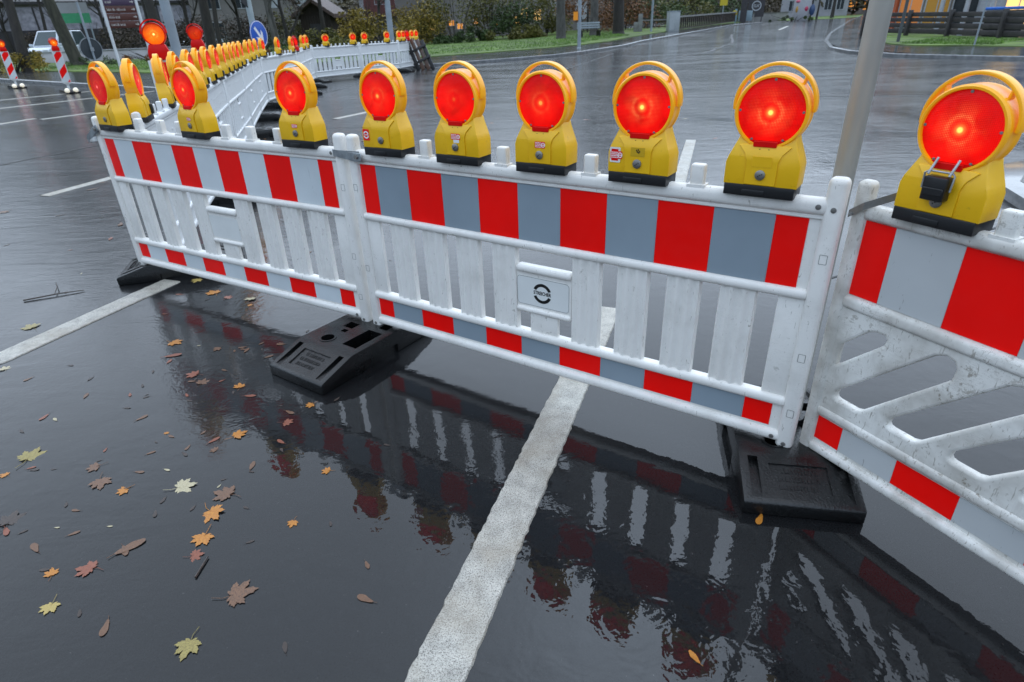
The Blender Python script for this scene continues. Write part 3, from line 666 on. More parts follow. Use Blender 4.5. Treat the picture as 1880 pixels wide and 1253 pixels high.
# ------------------------------------------------------------------ couplings, pole
def coupling(label, P, yaw, s, flip=1, tilt=0):
    t = thing('coupling_loop', label, 'metal coupling', on_panel(P, yaw, s, 1.035), yaw, 'steel couplings of the barriers')
    pts = [(-.05, .034), (-.02, .040), (.1, .040), (.135, .03), (.145, 0), (.135, -.03), (.1, -.040), (-.02, -.040), (-.05, -.034)]
    b = MB(); vs = []
    for x, y in pts: x *= flip; zz = .022 if x * flip > .05 else .018; vs += [(x, y, -zz - (.018 if x * flip < .04 else 0)), (x, y, zz * .4 if x * flip > .05 else .012)]
    inner = []
    for x, y in pts: x *= flip; inner.append((x * .965, y * .9, -.02 - (.016 if x * flip < .04 else 0))); inner.append((x * .965, y * .9, .0088 if x * flip > .05 else .012))
    n = len(pts); fs = []
    for i in range(n - 1):
        a = 2 * i; fs += [(a, a + 1, a + 3, a + 2), (2 * n + a, 2 * n + a + 2, 2 * n + a + 3, 2 * n + a + 1), (a + 1, 2 * n + a + 1, 2 * n + a + 3, a + 3), (a, a + 2, 2 * n + a + 2, 2 * n + a)]
    b.add(vs + inner, fs); lo = b.build('loop', M['zinc'], t, angle=50)
    b2 = MB().box(-.07 * flip, .02 * flip, -.043, -.039, -.03, .006).build('slotted_plate', M['zinc'], t, bevel=.0015, seg=1)
    MB().lathe([(.011, -.052), (.011, -.04)], 6, (-.04 * flip, 0, -.012)).build('bolt', M['bolt'], t)
    t.rotation_euler = (0, R_(tilt), yaw); return t
coupling('steel coupling loop joining the left and middle striped barriers', P2, Y2, -.02, -1)
coupling('steel coupling loop hanging loose at the left end of the left barrier', P1, Y1, -.05, -1, -28)
t = thing('strap_bar', 'flat steel strap bolted to the post of the grimy barrier', 'metal strap', on_panel(P3, Y3, -.02, 1.0), Y3)
b = MB(); vs = []
for x, y, z in ((-.03, -.03, .0), (.02, -.04, .035), (.09, -.0, .075), (.17, .06, .085)):
    vs += [(x, y, z - .012), (x, y, z + .012), (x, y + .004, z + .012), (x, y + .004, z - .012)]
b.add(vs, [(i * 4 + k, i * 4 + (k + 1) % 4, i * 4 + 4 + (k + 1) % 4, i * 4 + 4 + k) for i in range(3) for k in range(4)] + [(0, 1, 2, 3), (12, 13, 14, 15)]); b.build('strap', M['bolt'], t)
MB().lathe([(.006, -.036), (.006, -.028)], 8, (-.02, 0, .002)).build('bolt', M['zinc'], t)
t = thing('sign_pole', 'grey metal pole standing behind the right end of the middle barrier', 'pole', (1.098, 1.985, .0), 0)
MB().lathe([(.0325, .12), (.0325, 3.4)], 28, (0, 0, 0), 'z').build('tube', M['pole'], t)
MB().lathe([(.05, .12), (.046, .15), (.034, .155)], 20, (0, 0, 0), 'z').build('collar', M['rubber'], t)
# ------------------------------------------------------------------ fallen leaves and twigs
def maple(seed, curl):
    rr = random.Random(seed); tips = [(90, 1.0), (48, .92), (132, .92), (8, .74), (172, .74), (-38, .42), (218, .42)]
    tips = sorted((a + rr.uniform(-5, 5), l * rr.uniform(.85, 1.08)) for a, l in tips)
    out = []
    for i, (a, l) in enumerate(tips):
        out += [(a - 15, l * .62), (a - 12, l * .78), (a - 6, l * .80), (a, l * .97), (a + 6, l * .80), (a + 12, l * .78), (a + 15, l * .62)]
        if i < len(tips) - 1: out.append(((a + tips[i + 1][0]) / 2, .47 * rr.uniform(.8, 1.2)))
    out += [(238, .2), (270, .07), (302, .2)]
    c = .05; ax = rr.uniform(0, PI)
    def zz(x, y): d = x * math.cos(ax) + y * math.sin(ax); return .012 + curl * (d * d * .5 + .12 * math.sin(5 * x + seed) * math.cos(4 * y)) 
    vs = [(0, 0, zz(0, 0))]; mid = []
    for a, r in out: x, y = .5 * r * math.cos(R_(a)), .5 * r * math.sin(R_(a)); mid.append((x * .5, y * .5, zz(x * .5, y * .5))); vs.append((x, y, zz(x, y)))
    n = len(out); vs += mid; fs = []
    for i in range(n):
        j = (i + 1) % n; fs += [(0, n + 1 + i, n + 1 + j), (n + 1 + i, 1 + i, 1 + j, n + 1 + j)]
    b = MB().add(vs, fs); b.tube([(0, .02, .016), (.02, -.2, .02), (.05 * rr.choice((-1, 1)), -.42, .03)], [.008, .007, .006], 5)
    return b.data('leaf', angle=70)
def oval(seed):
    rr = random.Random(seed); n = 14; vs = []; 
    for k in range(n):
        a = 2 * PI * k / n; x, y = .5 * math.cos(a), rr.uniform(.14, .2) * math.sin(a) * (1 - .35 * math.cos(a)); vs.append((x, y, .01 + .1 * x * x + .05 * abs(y)))
    b = MB().add([(0, 0, .015)] + vs, [(0, 1 + i, 1 + (i + 1) % n) for i in range(n)]); b.tube([(.48, 0, .03), (.72, .05, .04)], .012, 5); return b.data('leaf', angle=70)
def leaf_mat(name, c1, c2, coat=.3):
    q = N(name); v = q.coord(); f = q.noise(v, 30, 4, .65, .4)
    return q.set(col=q.ramp(f, [(.32, c1), (.6, c2)]), rough=.5, coat=coat, cr=.12, ci=1.33, normal=q.bump(q.noise(v, 70, 3), .002, .6))
LM = dict(orange=leaf_mat('orange_leaf', (.28, .075, .005), (.5, .2, .012)), yellow=leaf_mat('yellow_leaf', (.28, .18, .04), (.42, .32, .09)), olive=leaf_mat('olive_leaf', (.13, .09, .02), (.3, .24, .06)), brown=leaf_mat('brown_leaf', (.06, .027, .012), (.17, .078, .034)), red=leaf_mat('red_leaf', (.13, .032, .014), (.25, .07, .03)), dark=leaf_mat('dark_leaf', (.012, .008, .006), (.05, .03, .02)), cream=leaf_mat('cream_leaf', (.3, .25, .14), (.46, .4, .25)))
LEAF = [maple(i, c) for i, c in ((1, .14), (2, .06), (3, .3), (4, .1))]; OV = [oval(i) for i in (1, 2, 3)]
big = [(-2.93, 3.38, .16, 'olive', 'm', 'yellow and dark curled leaf near the long white line at the left edge'), (-1.94, 3.11, .125, 'orange', 'm', 'tan orange leaf at the left rim of the barrier reflection'),
 (-1.13, 1.71, .14, 'orange', 'm', 'brightest orange maple leaf of the cluster at the lower left'), (-1.1, 1.59, .125, 'orange', 'm', 'flat orange maple leaf just below the brightest orange one'), (-1.1, 1.80, .14, 'brown', 'm', 'brown soaked leaf just above the brightest orange leaf'),
 (-.9, 1.33, .15, 'brown', 'm', 'curled brown leaf with an orange tip, right of the lower left group'), (-1.31, 1.85, .14, 'cream', 'm', 'pale yellow green maple leaf left of the orange cluster'), (-1.46, 1.32, .095, 'yellow', 'm', 'small pale yellow maple leaf near the lower left corner'),
 (-.96, 1.17, .12, 'olive', 'm', 'torn yellow olive maple leaf at the bottom left'), (-1.42, 1.46, .11, 'red', 'm', 'reddish brown maple leaf above the pale yellow one'), (-2.05, 2.07, .16, 'olive', 'm', 'tan folded leaf at the left edge halfway down'), (-1.52, 1.85, .085, 'orange', 'm', 'small orange leaf left of the pale green maple leaf'),
 (-1.65, 1.91, .13, 'brown', 'm', 'brown leaf with a long stem left of the small orange leaf'), (-1.54, 1.44, .07, 'orange', 'm', 'small yellow orange leaf left of the reddish brown maple leaf'), (-1.1, 1.5, .08, 'red', 'm', 'small reddish leaf below the flat orange leaf'), (-.75, 1.92, .07, 'orange', 'm', 'lone small orange leaf on the dark water left of the white line'),
 (-1.64, 2.73, .115, 'red', 'm', 'dull red leaf inside the reflection of the left barrier'), (-1.36, 2.59, .09, 'orange', 'm', 'small orange leaf inside the reflection near the lettered foot'), (-1.57, 2.64, .1, 'brown', 'm', 'brown leaf touching the dull red leaf in the reflection'), (-1.03, 2.27, .09, 'red', 'm', 'pinkish leaf below the lettered rubber foot'),
 (-1.22, 2.18, .11, 'orange', 'm', 'orange brown leaf at the lower rim of the left reflection'), (-1.34, 1.55, .1, 'brown', 'o', 'rolled brown leaf in the middle of the lower left'), (-1.86, 1.69, .14, 'dark', 'm', 'dark wet leaf cut by the left edge'), (-1.72, 2.0, .1, 'brown', 'm', 'brown leaf above the long stemmed brown one'),
 (-2.23, 4.1, .13, 'yellow', 'm', 'yellow leaf lying under the left striped barrier'), (-2.0, 3.83, .15, 'orange', 'm', 'orange leaf lying under the left striped barrier'), (-1.88, 3.74, .09, 'red', 'm', 'red leaf beside the orange one under the left barrier'), (-.95, 2.41, .08, 'orange', 'm', 'orange leaf at the front edge of the lettered foot'),
 (.84, 1.575, .06, 'orange', 'o', 'single orange leaf in front of the right rubber foot'), (.47, 1.07, .045, 'orange', 'o', 'tiny orange leaf at the bottom right of the white line'), (-2.72, 2.86, .09, 'cream', 'm', 'cream leaf at the left edge below the white line'), (-.48, 1.3, .06, 'brown', 'o', 'lone brown leaf left of the white line near the bottom'),
 (-1.64, 3.02, .08, 'brown', 'm', 'brown leaf near the top of the left reflection'), (-1.86, 2.95, .09, 'red', 'o', 'red oval leaf at the rim of the left reflection'), (-1.70, 3.72, .13, 'cream', 'm', 'pale leaf below the left barrier by its middle'), (-.68, 9.63, .13, 'red', 'm', 'red leaf far behind on the road between the first two lamps of the middle barrier')]
lr = random.Random(21)
for i, (x, y, s, cm, kd, lab) in enumerate(big):
    me = LEAF[i % 4] if kd == 'm' else OV[i % 3]; o = link('leaf', me, LM[cm]); o.location = (x, y, .0015); o.scale = (s, s, s); o.rotation_euler = (0, 0, lr.uniform(0, 6.28))
    tag(o, lab, 'leaf', 'large fallen leaves')
kinds = [('red', 'o', 'small reddish winged seed lying flat on the wet asphalt', .05), ('brown', 'o', 'small brown shed leaf lying flat on the wet asphalt', .055), ('dark', 'o', 'tiny dark leaf scrap on the wet asphalt', .035), ('cream', 'o', 'tiny pale leaf scrap on the wet asphalt', .035), ('brown', 'm', 'small soaked brown maple leaf on the wet asphalt', .075), ('orange', 'm', 'small soaked orange maple leaf on the wet asphalt', .06)]
cl = [(-1.2, 1.75, .4, 30), (-1.6, 1.5, .4, 16), (-1.5, 2.7, .3, 28), (-1.9, 2.3, .45, 18), (-2.6, 3.2, .6, 14), (-2.05, 3.9, .25, 10), (-4.2, 5.2, 1.2, 26), (-1.2, 8.5, 2.0, 46), (-.8, 1.4, .4, 4), (-2.4, 13.5, 1.6, 34), (-3.3, 10.5, .8, 26)]
PLACE = ['amid the orange leaves at lower left', 'near the lower left corner', 'within the reflection of the left barrier', 'halfway down the left side', 'near the long white line at left', 'under the left striped barrier', 'left of the left striped barrier', 'behind the middle barrier', 'left of the centre line near the bottom', 'far behind the middle barrier', 'beside the receding fence']
assert len(PLACE) == len(cl)
for (cx, cy, sp, n), where in zip(cl, PLACE):
    for _ in range(n):
        x, y = lr.gauss(cx, sp), lr.gauss(cy, sp)
        if y < .8 or (abs(x - (-2.8 + (y - 2.98) * .38)) < .14): continue
        k = lr.choices(range(6), (5, 7, 9, 2, 1.6, .7))[0]; cm, kd, lab, s = kinds[k]
        me = lr.choice(LEAF) if kd == 'm' else lr.choice(OV); o = link('leaf', me, LM[cm]); s *= lr.uniform(.55, 1.15) * (2.0 if y > 5 else 1)
        o.location = (x, y, .0012); o.scale = (s, s, s); o.rotation_euler = (0, 0, lr.uniform(0, 6.28)); nm = lab.split(' lying')[0].split(' on the')[0]; tag(o, nm + ' on wet asphalt ' + where, 'leaf', 'small leaf litter: ' + nm + ' ' + where)
t = MB().tube([(-3.28, 3.81, .008), (-3.1, 3.9, .012), (-2.96, 3.96, .008)], [.0055, .0045, .003], 6); t.tube([(-3.12, 3.89, .012), (-3.17, 4.0, .02), (-3.26, 4.12, .012)], [.0035, .003, .002], 5)
tag(t.build('twig', LM['dark']), 'dark forked twig on the asphalt at the left edge', 'twig')
tag(MB().tube([(-1.05, 1.405, .005), (-1.045, 1.49, .006)], [.004, .003], 5).build('twig', LM['dark']), 'short dark twig below the small reddish leaf', 'twig')
# ------------------------------------------------------------------ guide beacons
creamy = simple('cream_plastic_self_lit', (.8, .74, .6), .5, .04, em=(1, .9, .7), es=.35)  # plastic foot caps, no lamps; emission stands in for the light on them
def make_beacon(label, loc, rz, lens='lens_amber', sc=1.0, wide=.25, ht=1.0, z0=.22):
    t = thing('guide_beacon', label, 'beacon', loc, rz, 'red and white guide beacons')
    poly = [(-wide / 2, z0 + .08), (0, z0), (wide / 2, z0 + .08), (wide / 2, z0 + ht), (-wide / 2, z0 + ht)]
    pn = MB().prism(poly, -.02, .02).build('panel', M['pole_white'], t, bevel=.006)
    x0, x1, zb, zt = -wide / 2 + .02, wide / 2 - .02, z0 + .1, z0 + ht - .02
    def clip(lo):                                   # band rising to the right, clipped to the board
        pts = []; s = (x1 - x0) * 1.0; hi = lo + .23
        P = [(x0, lo), (x1, lo + s), (x1, hi + s), (x0, hi)]
        def cl(poly, zl, keep):
            out = []
            for i in range(len(poly)):
                a, c = poly[i], poly[(i + 1) % len(poly)]; ia = keep(a[1] - zl); ic = keep(c[1] - zl)
                if ia: out.append(a)
                if ia != ic: k = (zl - a[1]) / (c[1] - a[1]); out.append((a[0] + (c[0] - a[0]) * k, zl))
            return out
        P = cl(P, zb, lambda d: d >= 0)
        return cl(P, zt, lambda d: d <= 0) if len(P) > 2 else []
    lo = zb - .36
    while lo < zt:
        P = clip(lo)
        if len(P) > 2: MB().prism(P, -.023, -.0205).build('red_stripe', M['red_sheet'], pn, smooth=False)
        lo += .46
    MB().prism([(x0, zb), (x1, zb), (x1, zt), (x0, zt)], -.0215, -.0201).build('white_sheet', M['sheet_pale'], pn, smooth=False)
    MB().box(-.03, .03, -.02, .02, .05, z0 + .06).build('stem', M['pole_white'], t)
    MB().prism([(-.4, 0), (.4, 0), (.4, .05), (.3, .1), (-.3, .1), (-.4, .05)], -.2, .2, Matrix.Rotation(PI / 2, 4, 'Z')).build('foot', M['rubber'], t, bevel=.01)
    for x in (-.16, .08):
        MB().lathe([(.0, -.1), (.05, -.08), (.075, 0), (.05, .08), (0, .1)], 14).build('white_foot_cap', creamy, t).location = (x, -.36, .09)
    z = z0 + ht
    MB().prism([(-.1, z + .003), (.1, z + .003), (.1, z + .08), (.075, z + .15), (-.075, z + .15), (-.1, z + .08)], -.045, .045).build('lamp_body', M['red_plastic'], t, bevel=.01)
    MB().lathe([(.095, -.03), (.098, -.044), (.108, -.044), (.11, .03), (.09, .045), (0, .05)], 28, (0, 0, z + .24)).build('lamp_ring', M['red_plastic'], t)
    l = MB().lathe([(0, -.012), (.05, -.009), (.096, 0)], 28).build('lens', M[lens], t); l.location = (0, -.036, z + .24)
    sweep_flat([(.118 * math.cos(R_(a)), z + .26 + .115 * math.sin(R_(a))) for a in range(186, -8, -12)], .006, .016).build('handle', M['red_plastic'], t)
    return t
def face(p): return math.atan2(p[1], p[0]) - PI / 2
make_beacon('leftmost guide beacon with a small glowing orange lamp on the far kerb side', (-17.9, 24.5, 0), face((-17.9, 24.5)) + .25)
make_beacon('second guide beacon from the left, glowing orange lamp, on the far lane', (-14.0, 21.4, 0), face((-14.0, 21.4)) + .25)
make_beacon('near guide beacon with red lamp and bright amber lens behind the fence', (-3.56, 7.05, 0), face((-3.56, 7.05)) - .1, z0=.33)
make_beacon('guide beacon with a dull orange lens beside the row of close yellow lamps', (-4.9, 11.0, 0), face((-4.9, 11)) - .15, lens='lens_dimamber', z0=.33) if 'lens_dimamber' in M else None
# ------------------------------------------------------------------ leaning planks at the far end of the fence
t = thing('plank_stack', 'brown and black planks leaning against the far end of the white fence', 'planks', (-3.0, 26.7, gh(-3.0, 26.7)), R_(-8))
wood = simple('wet_brown_plank', (.075, .035, .018), .4, .4, 6, coat=.4)
for k, (dx, m_) in enumerate(((-.32, M['black']), (-.12, wood), (.1, wood), (.28, M['black']))):
    Mx = Matrix.Translation((dx, -.12, 0)) @ Matrix.Rotation(R_(-24), 4, 'Y') @ Matrix.Rotation(R_(-14), 4, 'X')
    MB().box(-.075, .075, -.03, .03, .0, 1.28 - .03 * k, Mx).build('plank', m_, t, bevel=.006)
for zz in (.35, .8):
    Mx = Matrix.Translation((0, -.16, 0)) @ Matrix.Rotation(R_(-24), 4, 'Y') @ Matrix.Rotation(R_(-14), 4, 'X'); MB().box(-.4, .38, -.05, -.02, zz, zz + .09, Mx).build('cross_batten', M['black'], t, bevel=.005)
# ------------------------------------------------------------------ sign posts
def post(root, name, x, y, r, h, m, z=0): return MB().lathe([(r, z), (r, h)], 14, (x, y, 0), 'z').build(name, m, root)
brown = simple('brown_sign_board', (.075, .02, .012), .45, .12, 3); plum = simple('plum_sign_board', (.06, .035, .07), .45, .1, 3); wht = simple('white_lettering', (.5, .47, .43), .5, .1)
bx, by = -11.42, 21.05
t = thing('direction_sign', 'tall brown tourist direction sign on two white posts at the left', 'sign', (bx, by, .12), face((bx, by)) + .12)
post(t, 'post', -.46, 0, .042, 4.2, M['pole_white']); post(t, 'post', .46, 0, .042, 4.2, M['pole_white'])
rr = random.Random(9)
for i in range(9):
    z = 1.67 + i * .2
    bd = MB().box(-.41, .41, -.02, .02, z, z + .188).build('sign_board', plum if i == 3 else brown, t, bevel=.004)
    b = MB(); x = -.37                                  # weathered white words, too small to read
    wl = [(.2, .13), (.13, .1), (.11, .07, .22), (.16,), (.2, .03, .14), (.24,), (.17, .1), (.2,), (.15, .12)][i]
    for wd in wl:
        x0 = x
        while x < x0 + wd: hh = rr.choice((.05, .05, .075)); b.box(x, x + .008, -.0225, -.0205, z + .06, z + .06 + hh); b.box(x, x + .018, -.0225, -.0207, z + .06 + rr.choice((0, .042)), z + .068 + rr.choice((0, .042))); x += .024
        x += .03
    struct(b.build('lettering', wht, bd, smooth=False), 'stuff')
    b = MB(); b.prism([(.33, z + .05), (.38, z + .094), (.33, z + .138), (.345, z + .105), (.28, z + .105), (.28, z + .083), (.345, z + .083)], -.0225, -.0205); b.build('arrow', wht, bd, smooth=False)
t = thing('round_sign', 'round traffic sign seen from its grey back, in front of the white car', 'sign', (-12.37, 20.56, .0), face((-12.37, 20.56)) + PI + .35)
post(t, 'post', 0, 0, .03, 2.5, M['pole_grey'])
MB().lathe([(.0, -.032), (.3, -.032), (.31, -.036), (.31, -.05), (0, -.05)], 36, (0, 0, 1.26)).build('disc', simple('grey_sign_back', (.035, .043, .048), .75, .1), t)
MB().lathe([(.29, -.031), (.31, -.031), (.31, -.022), (.29, -.022), (.29, -.031)], 36, (0, 0, 1.26), 'y', False).build('rim', M['zinc'], t)
MB().box(-.05, .05, .03, .045, 1.2, 1.3).build('clamp', M['zinc'], t)
t = thing('lamp_post', 'thick grey post rising behind the near end of the receding fence', 'post', (-6.04, 12.63, 0), 0)
post(t, 'shaft', 0, 0, .085, 5, M['pole_grey']); MB().lathe([(.12, 0), (.12, .25), (.09, .3)], 14, (0, 0, 0), 'z').build('base', M['pole_grey'], t)
t = thing('arrow_sign', 'blue round sign with a white slanting arrow on a pale post', 'sign', (-6.05, 17.1, 0), face((-6, 17)) + R_(50))
post(t, 'post', -.05, .08, .075, 5, simple('pale_green_post', (.34, .4, .41), .45, .15, 3))
blue = simple('blue_sign_face', (.012, .085, .42), .4, .05); q2 = wht
MB().lathe([(.0, -.012), (.30, -.012), (.31, -.008), (.31, .0), (0, .0)], 40, (0, 0, 1.5)).build('disc', blue, t)
ring_o, ring_i = arc((0, 1.5), .305, 0, 360, 40)[:-1], arc((0, 1.5), .288, 0, 360, 40)[:-1]
wf = simple('white_sign_face', (.72, .72, .74), .4, .04)
o = link('rim', curve_mesh([ring_o, ring_i], .001), wf, t); o.location.y = -.0135
d = Matrix.Rotation(R_(-32), 2); A = [(-.035, .2), (-.035, -.06), (-.13, .03), (-.13, -.06), (0, -.21), (.13, -.06), (.13, .03), (.035, -.06), (.035, .2)]
ca, sa = math.cos(R_(38)), math.sin(R_(38)); A = [(x * ca - z * sa, 1.5 + x * sa + z * ca) for x, z in A]
o = link('arrow', curve_mesh([A], .001), wf, t); o.location.y = -.0138
MB().prism([(-.3, 2.2), (-.02, 2.02), (.0, 2.9), (-.3, 2.9)], .05, .07).build('triangular_sign_back', simple('dark_sign_back', (.02, .022, .025), .5), t)
# ------------------------------------------------------------------ vegetation
bark = simple('dark_wet_bark', (.022, .018, .014), .7, .5, 9, .02, 25, stretch=(1, 1, .3)); bark2 = simple('mossy_bark', (.045, .043, .03), .8, .5, 7, .02, 25, stretch=(1, 1, .3)); bark3 = simple('grey_bark', (.07, .066, .06), .8, .45, 6, .02, 20, stretch=(1, 1, .3))
def foliage(name, c1, c2):
    q = N(name); oi = q.n('TexCoord'); f = q.noise(oi.outputs['Object'], 1.1, 4, .6); f2 = q.noise(oi.outputs['Object'], 9, 2)
    c = q.ramp(q.math('ADD', q.math('MULTIPLY', f, .6), q.math('MULTIPLY', f2, .4)), [(.36, c1), (.62, c2)]); return q.set(col=c, rough=.6, spec=.3)
FO = dict(olive=foliage('olive_foliage', (.035, .042, .008), (.15, .135, .025)), yellow=foliage('yellowing_foliage', (.09, .075, .01), (.3, .21, .03)), green=foliage('dark_green_foliage', (.016, .03, .01), (.07, .11, .03)), rust=foliage('rusty_foliage', (.08, .036, .014), (.2, .09, .035)), brown=foliage('bare_brown_twigs', (.03, .024, .018), (.10, .075, .052)))
def cloud(b, c, rad, n, size, rr, flat=1.0):
    for _ in range(n):
        while True:
            p = Vector((rr.uniform(-1, 1), rr.uniform(-1, 1), rr.uniform(-1, 1)))
            if .3 < p.length < 1: break
        p = Vector((c[0] + p.x * rad[0], c[1] + p.y * rad[1], c[2] + p.z * rad[2]))
        s = size * rr.uniform(.6, 1.4); a = Vector((rr.gauss(0, 1), rr.gauss(0, 1), rr.gauss(0, .6))).normalized(); d = a.cross(Vector((rr.gauss(0, 1), rr.gauss(0, 1), rr.gauss(0, 1)))).normalized()
        b.add([p - a * s, p + d * s * .45, p + a * s, p - d * s * .45], [(0, 1, 2, 3)])
def make_bush(label, x, y, wd, h, mat_, seed, n=900, size=.09, dp=None, name='bush', group='bushes behind the lawn', lumps=9):
    rr = random.Random(seed); z = gh(x, y); t = thing(name, label, 'bush', (x, y, z), 0, group); b = MB(); dp = dp or wd * .6
    for i in range(lumps):
        cx, cy = rr.uniform(-.5, .5) * wd, rr.uniform(-.5, .5) * dp; hh = h * (1 - .9 * (abs(cx) / wd) ** 1.5) * rr.uniform(.6, 1); zz = rr.uniform(.25, .8) * hh; r = rr.uniform(.16, .30) * min(wd, h)
        cloud(b, (cx, cy, zz), (r * 1.2, r, min(r * 1.1, hh - zz + .2)), n // lumps, size, rr)
    b.build('foliage', FO[mat_], t, smooth=False)
    b = MB()
    for i in range(7):
        a = rr.uniform(0, 6.28); e = (rr.uniform(-.45, .45) * wd, rr.uniform(-.4, .4) * dp, h * rr.uniform(.6, .95)); b.tube([(e[0] * .2, e[1] * .2, -.05), (e[0] * .55, e[1] * .55, e[2] * .5), e], [.04, .028, .01], 5)
    b.build('stem', bark, t); return t
def make_tree(label, x, y, h, r, seed, lean=(0, 0), m=None, leaf=None, nleaf=0, spread=.5, first=.3, group='trees around the junction', lsize=.1):
    rr = random.Random(seed); z = gh(x, y); t = thing('tree', label, 'tree', (x, y, z), 0, group); b = MB(); tips = []
    def grow(p, d, l, rad, lev):
        pts = [p]; rs = [rad]; dd = d.copy(); n = 5 if lev == 0 else 4
        for i in range(n):
            dd = (dd + Vector((rr.gauss(0, .07), rr.gauss(0, .07), .05 * lev)) * (1 if lev else .5)).normalized(); pts.append(pts[-1] + dd * l / n); rs.append(rad * (1 - .62 * (i + 1) / n))
        b.tube(pts, rs, 10 if lev == 0 else (6 if lev == 1 else 4), False)
        if lev == 3: tips.append(pts[-1]); return
        for k in range((7, 5, 4)[lev]):
            f = first + (1 - first) * rr.random() if lev == 0 else rr.uniform(.3, 1); i = min(n - 1, int(f * n)); q_ = pts[i].lerp(pts[i + 1], f * n - i)
            a = rr.uniform(0, 6.28); side = Vector((math.cos(a), math.sin(a), rr.uniform(.1, .9))); nd = (dd * .55 + side * spread * 1.3).normalized()
            grow(q_, nd, l * rr.uniform(.38, .6), rs[i] * rr.uniform(.4, .6), lev + 1)
    b0 = Vector((lean[0], lean[1], 1)).normalized()
    b.tube([(0, 0, -.1), tuple(b0 * .35)], [r * 1.35, r], 10, False); grow(b0 * .3, b0, h, r, 0)
    b.build('trunk', m or bark, t)
    if nleaf:
        c = MB()
        for tp in tips: cloud(c, tp, (.5, .5, .4), max(1, nleaf // len(tips)), lsize, rr)
        c.build('crown', FO[leaf or 'brown'], t, smooth=False)
    return t
make_tree('dark tree trunk at the far left edge above the hedge', -24.2, 34.3, 9, .27, 1, (-.02, .05), bark, 'brown', 500)
make_tree('mossy leaning tree trunk in front of the white car', -24.4, 38.9, 10, .36, 2, (-.22, .0), bark2, 'brown', 500, first=.45)
make_tree('dark branching tree behind the brown direction sign', -20.5, 41.2, 9, .33, 3, (-.05, 0), bark, 'brown', 900, first=.08)
make_tree('dark tree behind the second red beacon lamp', -19.6, 46, 10, .36, 4, (.03, 0), bark, 'brown', 900, first=.1)
make_tree('slim bare tree left of the dark wooden hut', -16.6, 50.5, 9, .24, 5, (.0, 0), bark3, 'brown', 500)
make_tree('slim tree with ochre leaves right beside the hut roof', -13.2, 51, 8, .17, 6, (.02, 0), bark, 'yellow', 800)
make_tree('thick grey tree trunk left of the lamp post on the lawn', 4.36, 49.5, 11, .36, 7, (-.01, 0), bark3, 'yellow', 500, first=.4)
make_tree('grey tree trunk behind the park bench', 7.14, 52.4, 11, .34, 8, (0, 0), bark3, 'rust', 500, first=.4)
make_tree('dark thick tree trunk between the bench and the stone pillar', 9.3, 54.0, 12, .46, 9, (.01, 0), bark, 'rust', 500, first=.4)
for i, (x, y) in enumerate(((37.5, 83), (39.5, 85.5), (42.5, 88), (44.2, 91))): make_tree('thin bare tree on the far lawn, %s from the left' % ORD[i], x, y, 6, .12, 30 + i, (.02, 0), bark, 'brown', 200)
make_tree('bare tree in front of the large grey building at the upper left', -40, 60.5, 8, .16, 41, (.05, 0), bark, 'brown', 500, first=.15); make_tree('thin bare tree beside the green signboard', -30.6, 53.5, 8, .14, 42, (-.03, 0), bark, 'brown', 500, first=.15)
make_tree('bare brown tree right of the thick grey post', -17.6, 42.5, 8, .16, 43, (.0, 0), bark, 'brown', 800, first=.12); make_tree('bare tree with pale twigs in front of the white house', -14.6, 44, 7, .13, 44, (-.02, 0), bark3, 'brown', 700, first=.12)
for i, (x, y, hh, lab) in enumerate(((-37.5, 58.5, 7.5, 'leafless tree over the roof of the white car'), (-43, 60, 7.5, 'leafless tree between the two left cars'), (-25.5, 50, 7, 'leafless tree right of the green signboard'), (-22.6, 50, 7, 'leafless tree behind the round sign and direction sign'), (-17.0, 54.5, 7.5, 'leafless tree before the white house, left of the hut'), (-20.8, 55, 7.5, 'leafless tree before the white house behind the arrow sign'), (-10.6, 60, 7, 'leafless tree before the house with balconies'))):
    make_tree(lab, x, y, hh, .15, 60 + i, (0, 0), bark, 'brown', 1500, first=.08, spread=.7, lsize=.13)
bushes = [('yellow olive bush at the left end of the lawn', -6.6, 56, 4.2, 4.2, 'yellow', 1), ('tall olive bush with a light glowing through it', -3.8, 57, 4.6, 5.6, 'olive', 2), ('tall brownish bush in the middle of the lawn edge', -.9, 57.5, 4.4, 6, 'olive', 3), ('dark conical evergreen shrub among the bushes', 1.0, 56, 3.0, 5.2, 'green', 4), ('low green bush at the foot of the tall bushes', -3.0, 54.5, 4.4, 1.4, 'green', 5), ('low dark bush in front of the evergreen shrub', 1.2, 54, 4.2, 1.5, 'olive', 6), ('green bush left of the grey tree trunk', 3.6, 58, 3.4, 4.6, 'olive', 7), ('rust coloured bush between the grey trunks', 7.6, 60, 4.4, 4.8, 'rust', 8), ('rusty bush behind the thick dark trunk', 11.5, 63, 4.8, 4.6, 'rust', 9), ('green bush behind the stone pillar', 14.5, 68, 6, 4.6, 'green', 10), ('olive bush behind the balustrade', 20, 76, 7, 5, 'olive', 11), ('dark bush beyond the end of the balustrade', 27, 86, 7, 5.2, 'green', 12), ('brown hedge above the low wall of the side road', 33.5, 93, 8, 4.4, 'brown', 13),
 ('shrub with ochre leaves behind the far fence panels', -10.2, 50, 3.0, 4.0, 'yellow', 14), ('low shrub behind the hut corner', -11.6, 46, 3.2, 1.9, 'olive', 15), ('ochre bush in front of the house with balconies', -7.6, 66, 5, 4.4, 'yellow', 16)]
for i, (lab, x, y, wd, h, m_, sd_) in enumerate(bushes): make_bush(lab, x, y, wd, h, m_, sd_, n=2600, size=.11 + .02 * (y > 70), lumps=14)
